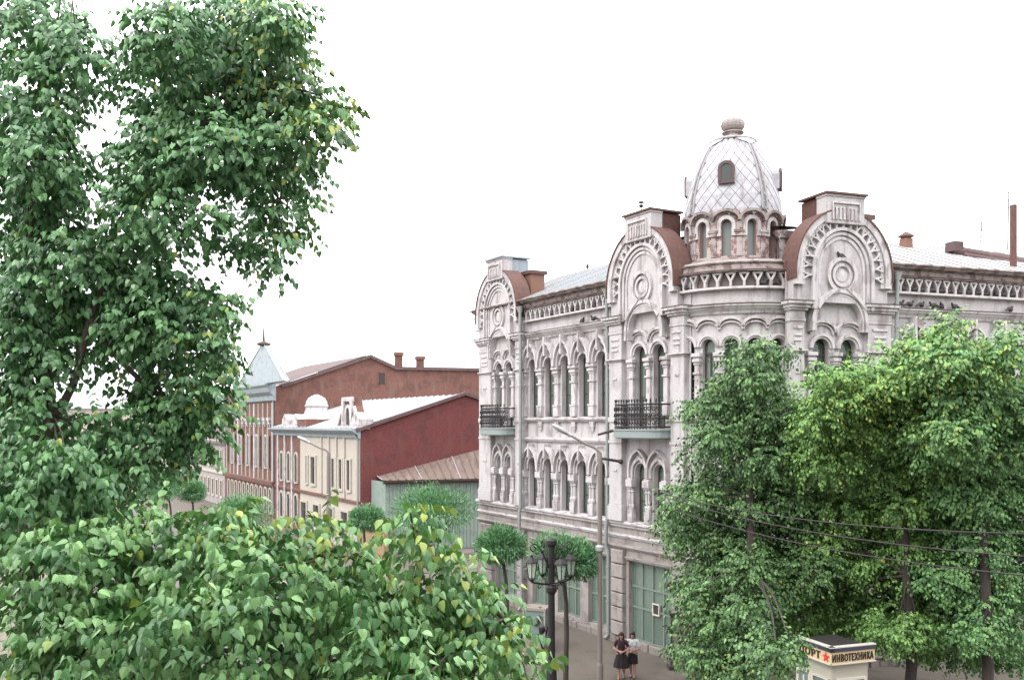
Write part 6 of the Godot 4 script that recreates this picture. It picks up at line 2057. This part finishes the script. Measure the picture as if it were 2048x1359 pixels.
# body as one surface: bones are [a, b, ra, rb]; distances joined with a smooth minimum and meshed as surface nets
func sdf_mesh(bones: Array, cell: float, k: float) -> ArrayMesh:
	var lo := Vector3(1e9, 1e9, 1e9)
	var hi := -lo
	for q in bones:
		var m: float = maxf(q[2], q[3]) + k + cell * 2
		for p in [q[0], q[1]]:
			lo = lo.min(p - Vector3(m, m, m)); hi = hi.max(p + Vector3(m, m, m))
	var n := Vector3i(((hi - lo) / cell).ceil()) + Vector3i.ONE
	var g := PackedFloat32Array()
	g.resize(n.x * n.y * n.z)
	g.fill(1.0)
	for q in bones:
		var a: Vector3 = q[0]; var b: Vector3 = q[1]
		var ra: float = q[2]; var rb: float = q[3]
		var m := maxf(ra, rb) + k + cell * 2
		var l0 := Vector3i(((a.min(b) - Vector3(m, m, m) - lo) / cell).floor()).clamp(Vector3i.ZERO, n - Vector3i.ONE)
		var l1 := Vector3i(((a.max(b) + Vector3(m, m, m) - lo) / cell).ceil()).clamp(Vector3i.ZERO, n - Vector3i.ONE)
		var ab := b - a
		var ll := maxf(ab.length_squared(), 1e-9)
		for z in range(l0.z, l1.z + 1):
			for y in range(l0.y, l1.y + 1):
				var at := (z * n.y + y) * n.x
				for x in range(l0.x, l1.x + 1):
					var p := lo + Vector3(x, y, z) * cell
					var t := clampf((p - a).dot(ab) / ll, 0.0, 1.0)
					var d := p.distance_to(a + ab * t) - lerpf(ra, rb, t)
					var o := g[at + x]
					var h := maxf(k - absf(o - d), 0.0) / k
					g[at + x] = minf(o, d) - h * h * k * 0.25
	var idx := {}
	var vs := PackedVector3Array()
	var ns := PackedVector3Array()
	var sx := 1; var sy := n.x; var sz := n.x * n.y
	var offs := [0, sx, sy, sx + sy, sz, sx + sz, sy + sz, sx + sy + sz]
	for z in n.z - 1:
		for y in n.y - 1:
			for x in n.x - 1:
				var at := x + y * sy + z * sz
				var mask := 0
				for i in 8:
					if g[at + offs[i]] < 0:
						mask |= 1 << i
				if mask == 0 or mask == 255:
					continue
				var s := Vector3.ZERO
				var c := 0
				for e in [[0, 1], [2, 3], [4, 5], [6, 7], [0, 2], [1, 3], [4, 6], [5, 7], [0, 4], [1, 5], [2, 6], [3, 7]]:
					var f0 := g[at + offs[e[0]]]; var f1 := g[at + offs[e[1]]]
					if (f0 < 0) != (f1 < 0):
						var t := f0 / (f0 - f1)
						var p0 := Vector3(e[0] & 1, (e[0] >> 1) & 1, e[0] >> 2); var p1 := Vector3(e[1] & 1, (e[1] >> 1) & 1, e[1] >> 2)
						s += p0.lerp(p1, t); c += 1
				idx[at] = vs.size()
				vs.append(lo + (Vector3(x, y, z) + s / c) * cell)
				ns.append(Vector3(g[at + 1] - g[at] + g[at + 1 + sy] - g[at + sy], g[at + sy] - g[at] + g[at + sy + sz] - g[at + sz], g[at + sz] - g[at] + g[at + sz + sx] - g[at + sx]).normalized())
	var b := MB.new()
	var put := func(i0, i1, i2, i3, flip):
		if flip:
			b.stri(vs[i0], vs[i3], vs[i2], ns[i0], ns[i3], ns[i2]); b.stri(vs[i0], vs[i2], vs[i1], ns[i0], ns[i2], ns[i1])
		else:
			b.stri(vs[i0], vs[i1], vs[i2], ns[i0], ns[i1], ns[i2]); b.stri(vs[i0], vs[i2], vs[i3], ns[i0], ns[i2], ns[i3])
	for at in idx:
		for ax in [[sx, sy, sz], [sy, sz, sx], [sz, sx, sy]]:
			var f0 := g[at]; var f1 := g[at + ax[0]]
			if (f0 < 0) == (f1 < 0):
				continue
			var a1: int = at - ax[1]; var a2: int = at - ax[1] - ax[2]; var a3: int = at - ax[2]
			if idx.has(a1) and idx.has(a2) and idx.has(a3):
				put.call(idx[at], idx[a1], idx[a2], idx[a3], f0 >= 0)
	return b.mesh()

func hand(bones: Array, wrist: Vector3, dir: Vector3, palm_n: Vector3, thumb_side: float):
	var d := dir.normalized()
	var s := d.cross(palm_n).normalized()
	var end := wrist + d * 0.085
	bones.append([wrist, end, 0.026, 0.03])
	for i in 4:
		var r := end + s * (i - 1.5) * 0.019
		var l: float = [0.062, 0.072, 0.068, 0.052][i]
		var m := r + d * l * 0.55 + palm_n * 0.008
		bones.append([r, m, 0.009, 0.0085])
		bones.append([m, m + d * l * 0.4 + palm_n * 0.025, 0.0085, 0.0075])
	var t := wrist + d * 0.03 + s * thumb_side * 0.028
	bones.append([t, t + d * 0.035 + s * thumb_side * 0.022 + palm_n * 0.01, 0.0105, 0.009])
	bones.append([t + d * 0.035 + s * thumb_side * 0.022 + palm_n * 0.01, t + d * 0.062 + s * thumb_side * 0.02 + palm_n * 0.022, 0.009, 0.0075])

# a standing or walking adult; +z is forwards. arms: [elbow, wrist] for each side
func figure(o: Node3D, h: float, step: float, arms: Array, hair_long: bool, top_mat: String, low_mat: String, skirt: float, skirt_w: float, sleeves: float, trousers := false, lean := 0.0):
	var s := h / 1.65
	var V := func(x: float, y: float, z: float) -> Vector3: return Vector3(x, y, z + lean * maxf(0.0, y - 0.9)) * s
	var B := []
	var hipL: Vector3 = V.call(-0.09, 0.86, 0); var hipR: Vector3 = V.call(0.09, 0.86, 0)
	var kneeL: Vector3 = V.call(-0.085, 0.47, 0.06 + step * 0.4); var kneeR: Vector3 = V.call(0.085, 0.47, 0.03 - step * 0.3)
	var ankL: Vector3 = V.call(-0.08, 0.08, step); var ankR: Vector3 = V.call(0.08, 0.09, -step)
	B.append([V.call(0, 0.9, 0), V.call(0, 1.1, 0.0), 0.125 * s, 0.105 * s])
	B.append([V.call(-0.05, 0.9, -0.01), V.call(0.05, 0.9, -0.01), 0.12 * s, 0.12 * s])
	B.append([V.call(0, 1.1, 0), V.call(0, 1.28, 0.0), 0.105 * s, 0.12 * s])
	B.append([V.call(-0.13, 1.33, -0.01), V.call(0.13, 1.33, -0.01), 0.065 * s, 0.065 * s])
	for x in [-0.065, 0.065]:
		B.append([V.call(x, 1.2, 0.07), V.call(x, 1.23, 0.06), 0.06 * s, 0.06 * s])
	B.append([V.call(0, 1.34, -0.01), V.call(0, 1.45, 0.015), 0.05 * s, 0.045 * s])
	var legs := []
	for q in [[hipL, kneeL, ankL], [hipR, kneeR, ankR]]:
		legs.append([q[0], q[1], 0.085 * s, 0.055 * s])
		legs.append([q[1], q[1].lerp(q[2], 0.35) + Vector3(0, 0, -0.015), 0.054 * s, 0.054 * s])
		legs.append([q[1].lerp(q[2], 0.35) + Vector3(0, 0, -0.015), q[2], 0.053 * s, 0.035 * s])
		legs.append([q[2] + Vector3(0, -0.03, -0.03), q[2] + Vector3(0, -0.045, 0.14), 0.036 * s, 0.028 * s])
	B += legs
	var sleeve := []
	var i := 0
	for q in arms:
		var sx := -1.0 if i == 0 else 1.0
		var sh: Vector3 = V.call(sx * 0.175, 1.33, -0.01)
		var el: Vector3 = V.call(q[0].x, q[0].y, q[0].z); var wr: Vector3 = V.call(q[1].x, q[1].y, q[1].z)
		B.append([sh, el, 0.048 * s, 0.038 * s]); B.append([el, wr, 0.038 * s, 0.026 * s])
		sleeve.append([sh, sh.lerp(el, minf(1.0, sleeves)), 0.06 * s, 0.056 * s])
		if sleeves > 1.0:
			sleeve.append([el, el.lerp(wr, sleeves - 1.0), 0.056 * s, 0.045 * s])
		i += 1
	part(o, "body", sdf_mesh(B, 0.016, 0.035), M.skin)
	i = 0
	for q in arms:   # hands on finer grids of their own
		var wr: Vector3 = V.call(q[1].x, q[1].y, q[1].z); var el: Vector3 = V.call(q[0].x, q[0].y, q[0].z)
		var hb := [[el.lerp(wr, 0.85), wr, 0.027 * s, 0.025 * s]]
		hand(hb, wr, wr - el, Vector3(0, -0.3, -1).normalized() if q[1].z > 0.1 else Vector3(-signf(q[1].x), 0, 0), 1.0 if i == 0 else -1.0)
		part(o, "hand", sdf_mesh(hb, 0.0055, 0.008), M.skin)
		i += 1
	var hc: Vector3 = V.call(0, 1.545, 0.03)
	var H := [[hc + Vector3(0, 0.03, -0.015) * s, hc + Vector3(0, -0.035, 0.015) * s, 0.082 * s, 0.062 * s], [hc + Vector3(0, -0.07, 0.035) * s, hc + Vector3(0, -0.085, 0.05) * s, 0.042 * s, 0.026 * s],
		[hc + Vector3(0, 0.005, 0.083) * s, hc + Vector3(0, -0.03, 0.098) * s, 0.011 * s, 0.015 * s], [V.call(0, 1.42, 0.0), hc + Vector3(0, -0.06, -0.01), 0.047 * s, 0.05 * s],
		[hc + Vector3(-0.02, -0.062, 0.078) * s, hc + Vector3(0.02, -0.062, 0.078) * s, 0.009 * s, 0.009 * s]]
	for x: float in [-1.0, 1.0]:
		H.append([hc + Vector3(x * 0.082, 0.015, -0.01) * s, hc + Vector3(x * 0.08, -0.03, -0.005) * s, 0.016 * s, 0.011 * s])
	part(o, "head", sdf_mesh(H, 0.0065, 0.016), M.skin)
	for x: float in [-1.0, 1.0]:
		var b := MB.new()
		b.ball(Transform3D(Basis(), hc + Vector3(x * 0.03, 0.005, 0.078) * s), Vector3(0.013, 0.009, 0.008) * s, 8, 6)
		part(o, "eye", b, M.sign_black)
	var hr := [[hc + Vector3(0, 0.055, -0.03) * s, hc + Vector3(0, 0.01, -0.045) * s, 0.088 * s, 0.085 * s], [hc + Vector3(0, 0.07, 0.02) * s, hc + Vector3(0, 0.06, 0.0) * s, 0.068 * s, 0.075 * s]]
	for x: float in [-1.0, 1.0]:
		hr.append([hc + Vector3(x * 0.07, 0.04, -0.01) * s, hc + Vector3(x * 0.085, -0.09 if not hair_long else -0.22, -0.02) * s, 0.035 * s, 0.03 * s])
	if hair_long:
		hr.append([hc + Vector3(0, 0, -0.07) * s, hc + Vector3(0, -0.3, -0.1) * s, 0.08 * s, 0.09 * s])
	part(o, "hair", sdf_mesh(hr, 0.011, 0.03), M.hair)
	var T := [[V.call(0, 0.94, 0), V.call(0, 1.12, 0), 0.128 * s, 0.12 * s], [V.call(-0.05, 0.97, 0), V.call(0.05, 0.97, 0), 0.12 * s, 0.12 * s], [V.call(0, 1.12, 0), V.call(0, 1.28, 0), 0.12 * s, 0.132 * s], [V.call(-0.13, 1.325, -0.01), V.call(0.13, 1.325, -0.01), 0.075 * s, 0.075 * s]]
	for x in [-0.065, 0.065]:
		T.append([V.call(x, 1.2, 0.072), V.call(x, 1.22, 0.062), 0.066 * s, 0.066 * s])
	part(o, "jacket" if trousers else "blouse", sdf_mesh(T + sleeve, 0.015, 0.03), M[top_mat])
	if trousers:
		var tr := []
		for q in legs:
			tr.append([q[0], q[1], q[2] + 0.018, q[3] + 0.02])
		tr = tr.filter(func(q): return q[0].y > 0.13)
		tr.append([V.call(-0.05, 0.9, 0), V.call(0.05, 0.9, 0), 0.135 * s, 0.135 * s])
		part(o, "trousers", sdf_mesh(tr, 0.016, 0.03), M[low_mat])
	else:
		var b := MB.new()
		var n := 30
		var rows := [[1.0, 0.115, 0.1], [0.93, 0.15, 0.128], [0.84, 0.175 + skirt_w * 0.25, 0.15 + skirt_w * 0.2], [lerpf(0.84, skirt, 0.5), 0.185 + skirt_w * 0.7, 0.165 + skirt_w * 0.5], [skirt, 0.19 + skirt_w, 0.17 + skirt_w * 0.8]]
		for r in rows.size() - 1:
			for j in n:
				var P := []
				for e in [[r + 1, j], [r + 1, j + 1], [r, j + 1], [r, j]]:
					var a: float = TAU * e[1] / n
					var fold: float = 1.0 + 0.05 * e[0] * skirt_w * 5.0 * sin(a * 9.0) * 0.5
					P.append(V.call(sin(a) * rows[e[0]][1] * fold, rows[e[0]][0], cos(a) * rows[e[0]][2] * fold + step * 0.15 * (r / 4.0) * signf(sin(a))))
				b.quad(P[0], P[1], P[2], P[3])
		part(o, "skirt", b, M[low_mat])
	for q in [ankL, ankR]:
		part(o, "shoe", sdf_mesh([[q + Vector3(0, -0.05, -0.045), q + Vector3(0, -0.058, 0.15), 0.036 * s, 0.03 * s]], 0.012, 0.01), M.shoe)

func people():
	var base := ground(1243, 32.3)
	base.y = 0.12
	var o := thing("person", "person with long dark hair, dark maroon top and wide black skirt, walking on the pavement", "person", base, "", -0.25)
	figure(o, 1.56, 0.1, [[Vector3(-0.27, 1.08, 0.0), Vector3(-0.07, 1.03, 0.19)], [Vector3(0.26, 1.08, 0.02), Vector3(0.1, 1.02, 0.2)]], true, "maroon", "black_skirt", 0.42, 0.1, 0.55)
	base = ground(1265.5, 32.45)
	base.y = 0.12
	o = thing("person", "person with short dark hair, white short-sleeved blouse and dark skirt, walking on the pavement", "person", base, "", -0.3)
	figure(o, 1.55, -0.09, [[Vector3(-0.25, 1.08, 0.03), Vector3(-0.03, 1.06, 0.2)], [Vector3(0.26, 1.07, 0.0), Vector3(0.06, 1.02, 0.22)]], false, "white_cloth", "black_skirt", 0.52, 0.0, 0.6)
	base = ground(1087, 36.0)
	base.y = 0.12
	o = thing("person", "person in dark trousers and a grey jacket leaning over the small glazed booth", "person", base, "", -2.4)
	figure(o, 1.66, 0.06, [[Vector3(-0.25, 1.08, 0.1), Vector3(-0.14, 0.98, 0.32)], [Vector3(0.25, 1.08, 0.1), Vector3(0.14, 0.98, 0.32)]], false, "grey_cloth", "black_skirt", 0.5, 0.0, 1.85, true, 0.25)
func _ready():
	rng.seed = 20240607
	# camera: level lens 8.8 m above the pavement, shifted upwards
	var cam := Camera3D.new()
	cam.name = "camera"
	cam.projection = Camera3D.PROJECTION_FRUSTUM
	cam.near = 0.1
	cam.far = 3000.0
	cam.size = 1359.0 / FL * cam.near
	cam.frustum_offset = Vector2(0, (846.0 - 679.5) / FL * cam.near)
	cam.position = Vector3(0, EYE, 0)
	cam.current = true
	add_child(cam)
	# white overcast sky
	var we := WorldEnvironment.new()
	we.name = "world_environment"
	var env := Environment.new()
	env.background_mode = Environment.BG_SKY
	var sm := ProceduralSkyMaterial.new()
	sm.sky_top_color = lin(1.0, 1.0, 1.0)
	sm.sky_horizon_color = lin(0.555, 0.555, 0.565)
	sm.sky_curve = 0.25
	sm.ground_bottom_color = Color(0.42, 0.39, 0.38)
	sm.ground_horizon_color = Color(0.6, 0.57, 0.56)
	sm.sun_angle_max = 1.0
	sm.sky_energy_multiplier = 1.85
	sm.ground_energy_multiplier = 0.5
	var sky := Sky.new()
	sky.sky_material = sm
	env.sky = sky
	env.tonemap_mode = Environment.TONE_MAPPER_LINEAR
	env.tonemap_exposure = 1.0
	env.sdfgi_enabled = true
	env.ssao_enabled = true
	env.ssil_enabled = true
	we.environment = env
	add_child(we)
	var sun := DirectionalLight3D.new()
	sun.name = "sun"
	sun.light_energy = 0.5
	sun.light_angular_distance = 10.0
	sun.light_color = Color(1.0, 0.98, 0.95)
	sun.shadow_enabled = true
	add_child(sun)
	sun.look_at_from_position(Vector3(-45, 60, 30), Vector3(0, 0, -10))
	materials()
	ground_and_roads()
	corner_building()
	weathervane()
	light_blocking_building()
	low_house()
	domed_house()
	tall_brick_house()
	far_buildings()
	ornate_lamp()
	cobra_lamp(1200, 31.0, 905, Vector2(1104, 848), "tall pale street lamp whose arm reaches left in front of the white facade", true, "pole_grey", 0.075)
	cobra_lamp(657, 47.0, 905, Vector2(594, 872), "distant street lamp in front of the cream house", false, "pole_grey", 0.1)
	var L := Fac.new(K, NL)
	flag_holder(L.p(-6.1, 8.6, 0.28), px(1196, 869, 37.0), "dark diagonal flag pole beside the balcony, upper of the two")
	flag_holder(L.p(-6.1, 7.3, 0.28), px(1201, 916, 37.0), "dark diagonal flag pole below the balcony, lower of the two")
	kiosk()
	booth()
	notice_board()
	round_sign()
	people()
	pigeons()
	wires()
	aerial(px(1962, 486, 39), 0.9, "thin roof aerial between the small chimney and the flue pipe")
	aerial(px(2016, 500, 39), 2.4, "tall thin aerial beside the rusty flue pipe")
	aerial(px(724, 712, 84), 2.2, "thin mast on the roof of the tall red brick house")
	right_trees()
	small_trees()
	foreground_trees()
